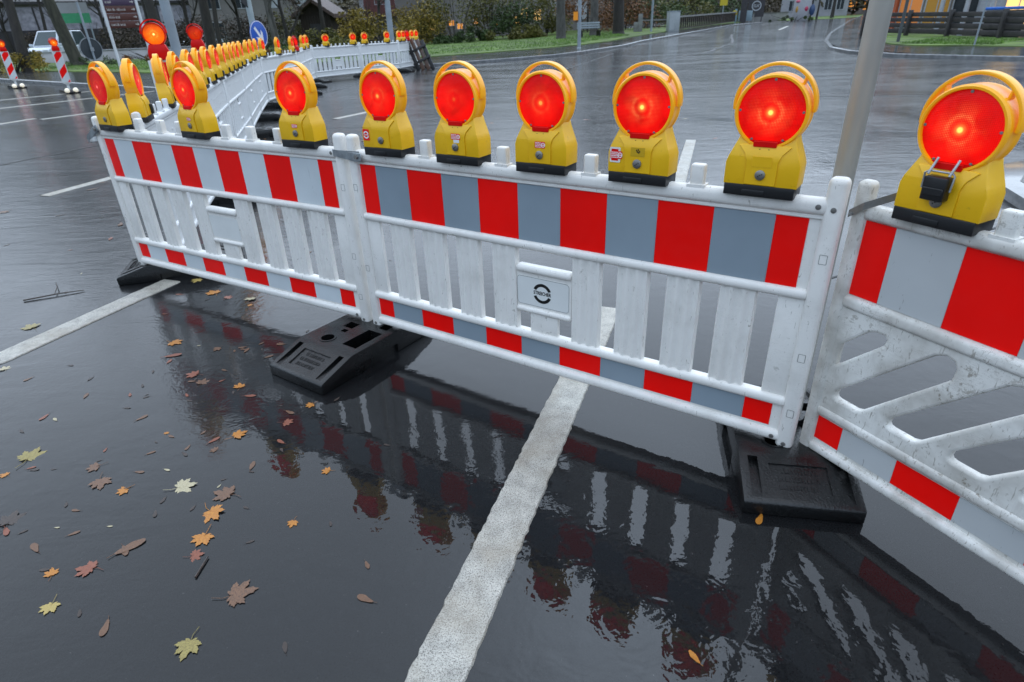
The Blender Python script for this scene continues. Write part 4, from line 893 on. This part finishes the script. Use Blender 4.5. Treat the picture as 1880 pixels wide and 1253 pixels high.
make_bush('yellow green hedge around the foot of the left trees', -24.8, 33.8, 3.4, 1.5, 'yellow', 20, 1800, .06, group='shrubs at the left'); make_bush('wide olive hedge in front of the white car', -28.6, 39.2, 5.0, 1.2, 'olive', 21, 1800, .06, group='shrubs at the left')
make_bush('dark green shrub behind the blue arrow sign', -19, 52, 5, 2.0, 'green', 22, 1400, .08, group='shrubs at the left'); make_bush('low mossy shrub at the foot of the leaning trunk', -23.2, 38.3, 2.4, .7, 'green', 23, 900, .05, group='shrubs at the left')
make_bush('rusty hedge behind the brown direction sign', -21.5, 42.4, 7, .9, 'rust', 24, 1500, .06, group='shrubs at the left'); make_bush('low reddish hedge behind the bend of the white fence', -12.5, 40, 9, .9, 'rust', 25, 1800, .06, group='shrubs at the left')
for i, (x, y, wd, h, m_, lab) in enumerate(((-28.2, 54, 4.6, 3.4, 'brown', 'tangled brown thicket left of the direction sign'), (-24.6, 55, 5, 3.8, 'brown', 'tangled brown thicket right behind the direction sign'), (-20.8, 57, 5, 4.2, 'brown', 'tall brown thicket behind the second red beacon lamp'), (-17.6, 60, 4.4, 4.2, 'olive', 'olive thicket behind the blue arrow sign'), (-12.6, 62, 3.6, 4.4, 'brown', 'brown thicket right of the wooden hut'), (-37.5, 62, 8, 3.2, 'brown', 'brown thicket above the roof of the white car'))): make_bush(lab, x, y, wd, h, m_, 80 + i, 3600, .10, group='thickets at the left', lumps=18)
make_bush('small dark planting at the foot of the painted sculpture', 34.6, 80.6, 5.6, .8, 'green', 26, 900, .08, group='shrubs at the right')
def blades(name, quad, n, h, seed):
    rr = random.Random(seed); b = MB(); a, c, d, e = [Vector(p) for p in quad]
    for _ in range(n):
        u, v_ = rr.random(), rr.random(); p = a.lerp(c, u).lerp(e.lerp(d, u), v_); z = gh(p.x, p.y) + .15; an = rr.uniform(0, 6.28); w2 = .02; hh = h * rr.uniform(.5, 1.3)
        b.add([(p.x - math.cos(an) * w2, p.y - math.sin(an) * w2, z), (p.x + math.cos(an) * w2, p.y + math.sin(an) * w2, z), (p.x + rr.uniform(-.04, .04), p.y + rr.uniform(-.04, .04), z + hh)], [(0, 1, 2)])
    o = struct(b.build(name, M['grass_blade'], smooth=False), 'stuff'); o['label'] = 'short green grass blades growing on the lawn'; return o
blades('grass', [(-9, 34), (3.4, 39), (3.5, 54), (-10, 55)], 7000, .10, 1); blades('grass', [(3.4, 39), (9.5, 50), (9.5, 58), (3.5, 54)], 4000, .10, 2)
blades('grass', [(17.5, 29.5), (19.6, 26.6), (23.2, 29.2), (22, 33.5)], 3000, .09, 3); blades('grass', [(-27, 37.5), (-13, 28.8), (-12.5, 37), (-22, 44)], 5000, .1, 4)
# ------------------------------------------------------------------ buildings
def lit(name, col, s): q = N(name); return q.set(col=col, em=col, es=s)
glow = lit('lit_window', (1, .36, .05), .5); glow2 = lit('bright_window', (1, .58, .18), 1.1)
glass = simple('dark_window_glass', (.03, .036, .04), .08, .2)
pane_w = simple('pale_window', (.4, .42, .44), .3, .1)
def facing(c, D=None): return face(c)
def building(label, loc, rz, wd, dp, h, wallm, roofm, roofh=2.5, over=.6, gable=True, name='house'):
    t = thing(name, label, 'building', loc, rz); MB().box(-wd / 2, wd / 2, 0, dp, -.5, h).build('wall', wallm, t)
    if gable == 'x':                                   # ridge along x
        P = [(-over, h - .1), (dp / 2, h + roofh), (dp + over, h - .1), (dp + over, h + .12), (dp / 2, h + roofh + .24), (-over, h + .12)]
        Mx = Matrix(((0, 1, 0, 0), (1, 0, 0, 0), (0, 0, 1, 0), (0, 0, 0, 1))); MB().prism(P, -wd / 2 - over, wd / 2 + over, Mx).build('roof', roofm, t)
    else:
        P = [(-wd / 2 - over, h - .3), (0, h + roofh), (wd / 2 + over, h - .3), (wd / 2 + over, h), (0, h + roofh + .3), (-wd / 2 - over, h)]
        MB().prism(P, -over, dp + over).build('roof', roofm, t); MB().prism([(-wd / 2, h), (wd / 2, h), (0, h + roofh)], .05, dp - .05).build('gable', wallm, t)
    return t
def window(t, x0, x1, z0, z1, m=None, y=0):
    w_ = MB().box(x0, x1, y - .03, y + .05, z0, z1).build('window', m or glass, t); f = .06
    b = MB(); b.box(x0 - f, x0, y - .06, y, z0 - f, z1 + f); b.box(x1, x1 + f, y - .06, y, z0 - f, z1 + f); b.box(x0, x1, y - .06, y, z1, z1 + f); b.box(x0, x1, y - .08, y, z0 - f, z0); xm = (x0 + x1) / 2; b.box(xm - .025, xm + .025, y - .05, y - .032, z0, z1)
    b.build('frame', pane_w, w_, smooth=False); return w_
plaster = simple('grey_plaster', (.19, .175, .165), .85, .2, .6, .01, 20); plaster2 = simple('pale_plaster', (.3, .3, .31), .85, .15, .5); tim = simple('dark_timber', (.022, .014, .010), .7, .4, 3, .01, 30, stretch=(1, 1, .2)); redw = simple('red_brown_timber', (.10, .03, .025), .6, .3, 3, stretch=(1, 1, .3)); tile = simple('brown_roof_tiles', (.085, .055, .045), .6, .3, 4, .03, 14); tile2 = simple('dark_roof', (.035, .032, .035), .6, .3, 4)
sw0 = simple('ochre_plaster', (.2, .16, .11), .85, .2, .6)
c = (-40, 63)
t = building('large grey industrial building behind bare trees at the upper left', (-41, 62, 0), face(c) + .05, 30, 12, 4.4, plaster, tile2, 1.0, .3, 'x')
MB().box(-15, 15, -.04, 0, 2.3, 4.1).build('pale_cladding', simple('mottled_pale_cladding', (.3, .29, .33), .8, .4, 2.5), t)
for i in range(9): MB().box(-13.6 + i * 3.3, -13.45 + i * 3.3, -.09, -.041, 2.3, 4.1).build('pilaster', tile2, t)
MB().box(-15, 15, -.06, 0, .0, 2.28).build('dark_plinth', tile2, t)
t = thing('signboard', 'small green and white signboard in front of the grey building', 'sign', (-31.5, 51.6, 0), face((-31.5, 51.6)))
MB().box(-.95, .95, -.04, .04, 2.55, 3.2).build('green_board', simple('green_board', (.04, .26, .12), .45, .1), t); MB().box(-.95, .95, -.04, .04, 3.22, 3.9).build('white_board', plaster2, t)
for x in (-.8, .8): post(t, 'post', x, .08, .05, 3.9, M['pole_grey'])
t = thing('low_wall', 'pale low wall behind the hedge at the left', 'wall', (-24.3, 46, 0), face((-24.3, 46)) - .1); MB().box(-6, 5.4, -.15, .15, 0, .75).build('wall_body', simple('pale_concrete', (.5, .47, .5), .7, .15, 1), t, bevel=.02); MB().box(-6.05, 5.45, -.2, .2, .76, .84).build('coping', plaster2, t, bevel=.02)
c = (-24, 70); t = building('white plastered house half hidden behind trees left of the hut', (-24, 70, 0), face(c), 13, 9, 5.6, plaster, tile, 2.5, .8, 'x')
for x in (-5, -2.4, .6, 3.6): window(t, x, x + 1.2, 1.1, 2.5); window(t, x, x + 1.2, 3.7, 5.0, pane_w if x > 0 else glass)
c = (-15.5, 58); t = building('dark wooden hut with a brown tiled roof beyond the fence', (-15.6, 58.2, 0), face(c) - .35, 2.6, 3.2, 2.7, tim, tile, .9, .55, True, 'hut')
b = MB(); [MB().box(-1.3 + .22 * i, -1.3 + .22 * i + .2, -.04, .0, .1, 2.6).build('board', tim, t, smooth=False) for i in range(12)]
MB().box(-.5, .5, -.08, -.045, .1, 2.0).build('door', tile2, t)
c = (-13, 90); t = building('house with red brown timber balconies and white ground floor', (-12.5, 90, 0), face(c) + .12, 10, 9, 6.2, plaster2, tile, 2.6, 1.4)
bl = MB().box(-5.2, 5.2, -1.3, 0, 2.75, 2.95).build('balcony', redw, t)
for i in range(30): shared('balu', lambda: MB().box(0, .26, -1.3, -1.25, 2.95, 3.95).data('board', smooth=False), 'board', redw, bl, (-5.1 + .345 * i, 0, 0))
MB().box(-5.2, 5.2, -1.34, -1.24, 3.95, 4.07).build('handrail', redw, bl)
for x in (-3.6, -1, 1.8): window(t, x, x + 1.4, 4.2, 5.6, pane_w); window(t, x, x + 1.3, .8, 2.1)
MB().box(-5.02, 5.02, -.05, 0, 2.95, 6.1).build('timber_cladding', redw, t)
t = thing('garden_wall', 'low dark garden wall in front of the house with balconies', 'wall', (-9.6, 62, 0), face((-9.6, 62))); MB().box(-2.6, 2.4, -.15, .15, 0, 1.25).build('wall_body', simple('dark_concrete', (.05, .05, .055), .7, .2, 1), t, bevel=.02); MB().box(-2.65, 2.45, -.2, .2, 1.26, 1.33).build('coping', tile2, t)
# house behind the bushes with lit windows
c = (0, 66); t = building('house hidden behind the tall bushes with orange lit windows', (0, 66.5, .5), 0, 20, 9, 5.5, plaster, tile2, 2.5, .8, 'x')
for x, z, s in ((-8.4, .9, .5), (-7.0, .7, .7), (-5.0, 1.0, .5), (-4.2, .7, .5), (-2.6, 1.1, .4), (-.4, .9, .4), (1.2, .7, .7), (2.0, 1.4, .6), (3.2, 1.2, .7)): window(t, x, x + s, z, z + (.9 if s > .55 else .45), glow2 if s > .55 else glow)
for x in (5, 7.2): window(t, x, x + 1.1, 1.2, 2.6, pane_w)
# right-hand shop front
sw = simple('cream_shop_wall', (.22, .19, .16), .7, .2, 1); c = (27.5, 39)
t = building('shop building with lit windows and white columns behind the dark fence', (26.9, 37.6, .1), R_(-58), 10.5, 8, 4.5, sw, tile2, 2, .8, 'x', 'shop')
for i, x in enumerate((-4.9, -3.4, -1.9, -.6, .7)):
    window(t, x, x + 1.25, .5, 3.0, (lit('dim_orange_window', (.6, .2, .04), .25), lit('ochre_window', (.35, .18, .02), .2), glass, pane_w, glow2)[i])
for x in (-2.2, -.9, .35): MB().lathe([(.13, 0), (.11, 3.6)], 12, (x, -.7, 0), 'z').build('column', pane_w, t)
MB().box(2.15, 2.6, -.3, -.02, 0, 4).build('blue_pillar', simple('blue_paint', (.015, .06, .28), .4), t); MB().box(2.65, 5.0, -.2, -.02, 0, 4).build('white_panel', simple('white_panel', (.55, .55, .58), .5, .05), t)
MB().box(-5.24, -4.98, -.3, -.02, 0, 4).build('orange_pillar', simple('terracotta_paint', (.4, .09, .03), .5), t)
t = thing('wheelie_bin', 'dark bin with a blue lid behind the fence at the right edge', 'bin', (24.9, 33.6, .1), face((24.9, 33.6)))
MB().prism([(-.75, 0), (.75, 0), (.85, 1.25), (-.85, 1.25)], -.4, .4).build('body', M['black'], t, bevel=.04); MB().box(-.9, .9, -.45, .45, 1.27, 1.4).build('lid', simple('blue_lid', (.02, .13, .5), .35), t, bevel=.04); MB().box(-.8, .8, -.5, -.45, 1.12, 1.2).build('handle', M['black'], t)
# dark timber fence on the right
fw = simple('old_dark_fence_wood', (.03, .026, .026), .65, .4, 3, .01, 30, coat=.2); fp = [(20.6, 38.6), (21.4, 35.7), (22.0, 33.3), (22.35, 30.2), (23.1, 26.6), (24.6, 22.6)]
t = thing('timber_fence', 'dark weathered plank fence with posts above the right lawn', 'fence', (0, 0, 0), 0)
for i, (x, y) in enumerate(fp):
    z = gh(x, y) + .15; MB().box(-.09, .09, -.09, .09, z - .3, z + 1.22).build('post', fw, t, bevel=.015).location = (x, y, 0)
    if i < len(fp) - 1:
        x2, y2 = fp[i + 1]; z2 = gh(x2, y2) + .15; d = Vector((x2 - x, y2 - y)); a = math.atan2(d.y, d.x)
        for zz, hh in ((.13, .22), (.4, .22), (.67, .2), (.91, .2)):
            Mx = Matrix.Translation((x, y, z)) @ Matrix.Rotation(a, 4, 'Z') @ Matrix.Rotation(-math.atan2(z2 - z, d.length), 4, 'Y'); MB().box(.08, d.length - .08, .02, .05, zz, zz + hh, Mx).build('plank', fw, t, bevel=.006)
for lab, x, y, r, h, m_ in (('thin grey sign pole on the right pavement edge', 19.05, 26.95, .03, 3.4, M['pole_grey']), ('dark lamp pole at the corner of the timber fence', 18.3, 31.0, .07, 5, simple('dark_pole', (.07, .08, .085), .5)), ('grey lamp post on the pavement before the lawn', 4.19, 36.46, .095, 5, M['pole_grey']), ('tall grey lamp post behind the far end of the white fence', -5.1, 31.6, .13, 6, M['pole_grey']), ('slim grey post between the stone pillar and the grey cabinet', 12.5, 56.7, .09, 4.5, M['pole_grey'])):
    t = thing('pole', lab, 'pole', (x, y, gh(x, y)), 0); post(t, 'shaft', 0, 0, r, h, m_); MB().lathe([(r * 1.6, 0), (r * 1.6, .1), (r, .14)], 14, (0, 0, 0), 'z').build('base_collar', m_, t)
    if 'before the lawn' in lab: MB().box(-.32, -.1, -.1, .1, 1.45, 1.85).build('orange_box', lit('orange_reflector', (.7, .25, .01), .15), t)
    if 'far end of the white' in lab: MB().box(-.55, -.1, -.15, .15, 2.65, 3.1).build('sign_back', M['black'], t)
# bench, pillar, cabinet, balustrade
x, y = 6.5, 49.9; t = thing('park_bench', 'dark park bench on the lawn beside the grey trunk', 'bench', (x, y, gh(x, y) + .12), face((x, y)) + .4)
for k in range(3): MB().box(-.9, .9, -.25 + .17 * k, -.12 + .17 * k, .44, .48).build('seat_slat', tim, t, bevel=.008); MB().box(-.9, .9, .26, .3, .6 + .15 * k, .71 + .15 * k).build('back_slat', M['pole_grey'], t, bevel=.008)
for xx in (-.7, .7): MB().box(xx - .05, xx + .05, -.25, .3, 0, .44).build('leg', M['black'], t); MB().box(xx - .03, xx + .03, .3, .34, .3, 1.02).build('back_post', M['black'], t)
stone = simple('grey_stone', (.2, .2, .19), .8, .2, 3, .01, 20)
x, y = 11.5, 57.2; t = thing('stone_pillar', 'square stone pillar at the end of the bridge rail', 'pillar', (x, y, gh(x, y)), face((x, y))); MB().box(-.02, .34, -.2, .2, 0, 1.5).build('shaft', stone, t, bevel=.02); MB().box(-.38, -.03, -.15, .2, 0, .9).build('low_block', stone, t, bevel=.02)
x, y = 14.3, 56.8; t = thing('cabinet', 'light grey utility cabinet on the pavement', 'cabinet', (x, y, gh(x, y) + .1), face((x, y)) + .5); MB().box(-.45, .5, -.22, .3, 0, 1.45).build('body', simple('light_grey_cabinet', (.33, .36, .37), .45, .06), t, bevel=.015); MB().box(-.48, .53, -.25, .33, 1.46, 1.52).build('lid', M['pole_grey'], t, bevel=.01); MB().box(-.4, .0, -.24, -.225, .12, 1.36).build('door', simple('cabinet_door', (.36, .39, .40), .45, .06), t)
t = thing('bridge_rail', 'wooden rail between the stone pillar and the grey cabinet', 'railing', (11.9, 57.4, gh(11.9, 57.4)), math.atan2(.0, 2.2)); MB().box(0, 2.2, -.05, .05, .95, 1.06).build('rail', stone, t); MB().box(0, 2.2, -.04, .04, .45, .53).build('rail', tim, t)
A_, B_ = Vector((15.0, 57.6)), Vector((26.98, 78.6)); d = B_ - A_; t = thing('balustrade', 'long bridge balustrade with pale handrail and dark bars', 'railing', (0, 0, 0), 0); a = math.atan2(d.y, d.x); n_ = 34
z0, z1 = gh(*A_) + .12, gh(*B_) + .12; Mx = Matrix.Translation((A_.x, A_.y, z0)) @ Matrix.Rotation(a, 4, 'Z') @ Matrix.Rotation(-math.atan2(z1 - z0, d.length), 4, 'Y')
MB().box(0, d.length, -.08, .08, 1.0, 1.12, Mx).build('handrail', stone, t); MB().box(0, d.length, -.05, .05, .12, .2, Mx).build('bottom_rail', tim, t)
for i in range(n_): MB().box(d.length * i / n_, d.length * i / n_ + .28, -.04, .04, .2, 1.0, Mx).build('bar', tim, t, smooth=False)
# far end of the road
x, y = 24.7, 76.4; t = thing('bus_stop_sign', 'yellow sign on a post beyond the balustrade', 'sign', (x, y, gh(x, y)), face((x, y))); post(t, 'post', 0, 0, .05, 2.4, M['pole_grey']); MB().box(-.4, .4, -.05, -.02, 1.9, 2.7).build('board', simple('yellow_board', (.5, .38, .02), .5, .05), t)
x, y = 26.8, 78.9; t = thing('info_post', 'blue and white post with a round yellow disc at the balustrade end', 'sign', (x, y, gh(x, y)), face((x, y))); MB().box(.1, .35, -.1, .1, 0, 1.5).build('blue_post', simple('pale_blue_panel', (.2, .32, .42), .5, .05), t); MB().lathe([(.0, -.12), (.28, -.12), (.28, -.1), (0, -.1)], 20, (.1, 0, 1.1)).build('disc', simple('yellow_disc', (.55, .42, .03), .5, .05), t); MB().box(.7, 1.4, -.15, .15, 0, 2.6).build('dark_pillar', tile2, t)
x, y = 29.9, 80.5; t = thing('emblem_board', 'dark board bearing a white ring emblem beside the side road', 'sign', (x, y, gh(x, y)), face((x, y))); MB().box(-.9, .9, -.03, .03, .6, 2.5).build('board', tile2, t); o = link('ring', curve_mesh([arc((0, 1.75), .52, 0, 360, 28)[:-1], arc((0, 1.75), .42, 0, 360, 28)[:-1]], .002), pane_w, t); o.location.y = -.035
b = MB(); [b.box(xx, xx + .06, -.036, -.031, 1.6, 1.9) for xx in (-.3, -.14, .02, .18)]; [b.box(xx, xx + .13, -.036, -.032, zz, zz + .05) for xx, zz in ((-.3, 1.85), (-.14, 1.6), (.02, 1.72), (.18, 1.85))]; struct(b.build('emblem_marks', pane_w, t, smooth=False), 'stuff')
for xx in (-.7, .7): MB().box(xx - .05, xx + .05, -.03, .03, -.2, .6).build('leg', tile2, t)
x, y = 28.3, 79.3; t = thing('pale_sign_panel', 'small pale blue panel standing before the low wall', 'sign', (x, y, gh(x, y)), face((x, y))); MB().box(-.75, .75, -.03, .03, .25, 1.3).build('board', simple('pale_blue_board', (.22, .3, .34), .5, .1), t, bevel=.01); MB().box(-.5, -.4, -.03, .03, -.1, .25).build('leg', M['pole_grey'], t); MB().box(.4, .5, -.03, .03, -.1, .25).build('leg', M['pole_grey'], t)
t = thing('low_wall', 'low stone wall running along the side road', 'wall', (29.6, 80.6, gh(29.6, 80.6)), R_(52)); MB().box(0, 14, -.2, .2, -.3, .95).build('wall_body', stone, t, bevel=.03); MB().box(-.05, 14.05, -.26, .26, .96, 1.04).build('coping', simple('mossy_coping', (.1, .1, .08), .8, .3, 2), t)
t = thing('painted_sculpture', 'white rounded outdoor sculpture with pink, yellow and blue shapes', 'sculpture', (36.2, 82.6, gh(36, 82.5)), face((36, 82.5))); wp = simple('white_gloss_paint', (.36, .36, .38), .4, .06)
MB().lathe([(.8, 0), (1.0, .6), (1.0, 1.6), (.95, 2.7), (.85, 3.8), (.7, 4.6)], 22, (0, 0, 0), 'z').build('body', wp, t)
for nm, cx, cz, rx, rz_, col in (('pink_shape', -.35, 2.05, .55, .22, (.55, .1, .16)), ('yellow_shape', -.4, 1.2, .36, .55, (.4, .22, .03)), ('red_shape', .3, 1.25, .5, .42, (.4, .03, .08)), ('blue_shape', 1.15, 1.1, .38, .75, (.03, .06, .14))):
    o = MB().lathe([(0, -.12), (.7, -.09), (1, 0), (.7, .09), (0, .12)], 20).build(nm, simple(nm + '_paint', col, .4, .1), t); o.location = (cx, -.92 + .3 * abs(cx), cz); o.scale = (rx * .8, 1, rz_ * .8)
c = (47, 99); t = building('white house with a dark roof beyond the far lawn', (46, 101, gh(46, 101)), face(c), 9, 8, 4.2, plaster2, tile2, 2.4, .8)
for x in (-3.4, -1, 1.4, 3): window(t, x, x + .9, .9, 2.2)
c = (58, 112); t = building('house with a glowing orange entrance at the far end of the road', (60, 112, gh(60, 112)), face(c), 13, 8, 4.6, sw, tile, 2.4, .8)
for x in (-5.5, -3.2, -.8): window(t, x, x + 1.6, .6, 2.9, glow)
t = thing('parasol', 'blue parasol beside the glowing entrance far down the road', 'parasol', (55.6, 103, gh(55, 103)), 0); MB().lathe([(1.3, 2.0), (.7, 2.35), (.05, 2.6)], 10, (0, 0, 0), 'z').build('canopy', simple('blue_cloth', (.02, .12, .45), .6), t); post(t, 'pole', 0, 0, .04, 2.3, wp)
c = (12, 120); t = building('long dim building behind the bushes beyond the bridge', (14, 118, gh(14, 118)), face(c), 40, 10, 6, tile2, tile2, 2, .8, 'x')
for i in range(10): window(t, -18 + i * 3.7, -16.6 + i * 3.7, 1.6, 3.2, glass)
window(t, 10.5, 11.6, 3.6, 4.6, glow)
# ------------------------------------------------------------------ parked cars
def make_car(label, loc, rz, paint, sx=1.0, hgt=1.9, L=4.4):
    t = thing('parked_car', label, 'car', loc, rz, 'parked cars at the left'); W2 = .9 * sx; b = MB()
    prof = [(-L / 2, .35), (L / 2 - .1, .3), (L / 2, .45), (L / 2 - .02, .85), (L / 2 - .25, 1.0), (L / 2 - 1.15, 1.1), (-L / 2 + .1, 1.12), (-L / 2 - .02, .9)]
    bd = MB().prism(prof, -W2, W2).build('body', paint, t, bevel=.07, seg=3)
    rf, wr, rr_, rb = L / 2 - 1.1, L / 2 - 1.85, -L / 2 + .5, -L / 2 + .12
    def ring(y, ins): return [(rf, y), (wr, y * ins), (rr_, y * ins), (rb, y)]
    lo, hi = 1.1, hgt; vs = [(rf, -W2 * .97, lo), (rb, -W2 * .97, lo), (rb, W2 * .97, lo), (rf, W2 * .97, lo), (wr, -W2 * .8, hi), (rr_, -W2 * .8, hi), (rr_, W2 * .8, hi), (wr, W2 * .8, hi)]
    MB().add(vs, [(3, 2, 1, 0), (4, 5, 6, 7), (0, 1, 5, 4), (1, 2, 6, 5), (2, 3, 7, 6), (3, 0, 4, 7)]).build('cabin', paint, t, bevel=.06, seg=3)
    def lerp(a, c_, k): return tuple(a[i] + (c_[i] - a[i]) * k for i in range(3))
    def pane(nm, a, b_, c_, d_, off):
        q_ = [Vector(p) for p in (a, b_, c_, d_)]; ce = sum(q_, Vector()) / 4; n1 = (q_[1] - q_[0]).cross(q_[3] - q_[0]).normalized(); n1 = n1 if n1.dot(ce - Vector((0, 0, 1.3))) > 0 else -n1
        q_ = [ce + (p - ce) * .86 for p in q_]; f_ = [p + n1 * off for p in q_]; k_ = [p - n1 * .01 for p in q_]; MB().add(f_ + k_, [(0, 1, 2, 3), (7, 6, 5, 4)] + [(i, i + 4, (i + 1) % 4 + 4, (i + 1) % 4) for i in range(4)]).build(nm, glass_c, t)
    glass_c = simple('car_glass', (.05, .07, .075), .06, .1)
    pane('windscreen', vs[3], vs[0], vs[4], vs[7], .012); pane('rear_window', vs[1], vs[2], vs[6], vs[5], .012)
    for y0, s in ((0, -1), (2, 1)):
        a, c_, d_, e_ = (vs[0], vs[1], vs[5], vs[4]) if s < 0 else (vs[3], vs[2], vs[6], vs[7])
        for k0, k1 in ((0, .48), (.52, 1)): pane('side_window', lerp(a, c_, k0), lerp(a, c_, k1), lerp(e_, d_, k1), lerp(e_, d_, k0), .012)
        MB().box(L / 2 - .22, L / 2 + .005, s * W2 - s * .42 if s > 0 else s * W2 + .06, s * W2 - .06 if s > 0 else s * W2 + .42, .72, .9).build('headlight', pane_w, t, bevel=.03)
        MB().box(rf - .25, rf - .05, s * (W2 + .02), s * (W2 + .22), 1.1, 1.28).build('mirror', paint, t, bevel=.03)
        for xw in (L / 2 - .85, -L / 2 + .85):
            w_ = MB().lathe([(.0, -.11), (.24, -.11), (.33, -.09), (.35, 0), (.33, .09), (.24, .11), (0, .11)], 22).build('wheel', M['rubber'], t); w_.location = (xw, s * (W2 - .06), .35)
            MB().lathe([(0, -.118), (.2, -.118), (.22, .118), (0, .118)], 16).build('rim', M['zinc'], w_)
    MB().box(L / 2 - .02, L / 2 + .012, -.5, .5, .58, .82).build('grille', M['black'], t, bevel=.01); MB().box(L / 2 - .05, L / 2 + .05, -W2 * .95, W2 * .95, .33, .5).build('bumper', M['black'], t, bevel=.03); MB().box(L / 2 + .01, L / 2 + .055, -.26, .26, .5, .61).build('number_plate', wf, t)
    return t
carw = simple('silver_white_car_paint', (.55, .6, .66), .22, .03, 1, coat=.8, cr=.05)
make_car('white off-road car parked behind the leaning trunk, front towards the viewer', (-32.6, 50.2, 0), R_(-94), carw, 1.1, 2.1, 4.8)
make_car('pale car half hidden by the left hedge and tree trunk', (-38.0, 49.5, 0), R_(-60), simple('grey_car_paint', (.28, .3, .33), .25, .05, coat=.8), 1.0, 1.55)
make_car('small silver car far behind the blue arrow sign', (-27.5, 62.5, 0), R_(-100), carw, 1.0, 1.5)
# ------------------------------------------------------------------ wooded slope closing the view
b = MB(); vs = []; rr = random.Random(4); n = 60
for i in range(n):
    a = R_(-62 + 118 * i / (n - 1)); R0 = 128
    for k, (dr, z) in enumerate(((0, -.5), (16, 3.5), (45, 9), (90, 16), (160, 20))):
        s = 1 - .6 * math.exp(-((math.degrees(a) - 27) / 7) ** 2); vs.append(((R0 + dr) * math.sin(a), (R0 + dr) * math.cos(a), 1.2 + z * s * (1 + .15 * rr.gauss(0, 1))))
b.add(vs, [(i * 5 + k, (i + 1) * 5 + k, (i + 1) * 5 + k + 1, i * 5 + k + 1) for i in range(n - 1) for k in range(4)])
struct(b.build('wooded_hill', simple('autumn_slope', (.028, .026, .016), .9, .5, .3, .2, 2)))
b = MB(); rr = random.Random(8)
for _ in range(260):
    a = R_(rr.uniform(-60, 55)); R0 = rr.uniform(112, 140); s = 1 - .55 * math.exp(-((math.degrees(a) - 27) / 7) ** 2); h = rr.uniform(4, 8) * s; x, y = R0 * math.sin(a), R0 * math.cos(a)
    cloud(b, (x, y, 1.2 + h * .55), (2.6, 2.2, h * .55), 70, .5, rr)
    b.tube([(x, y, 0), (x + rr.uniform(-.3, .3), y, 1 + h)], [.2, .04], 5, False)
o = struct(b.build('distant_wood', foliage('distant_wood_foliage', (.025, .024, .014), (.11, .088, .04)), smooth=False), 'stuff'); o['label'] = 'distant autumn wood on the slope behind the houses'

# ring of slopes beyond view, added to darken what the far road reflects
b = MB(); vs = []; rr = random.Random(12); n = 90; ph = [rr.uniform(0, 6.28) for _ in range(6)]
for i in range(n):
    a = 2 * PI * i / n; top = 1 + .22 * math.sin(3 * a + ph[0]) + .14 * math.sin(7 * a + ph[1]) + .07 * math.sin(17 * a + ph[2])
    for rad, z in ((210, -3), (260, 16), (330, 50), (420, 86), (520, 110), (700, 122)): vs.append((rad * math.sin(a), rad * math.cos(a), z * top * (1 + .05 * rr.gauss(0, 1))))
b.add(vs, [(i * 6 + k, ((i + 1) % n) * 6 + k, ((i + 1) % n) * 6 + k + 1, i * 6 + k + 1) for i in range(n) for k in range(5)])
struct(b.build('added_slope_ring', simple('added_slope_grey', (.10, .11, .11), .95, .35, .02)))
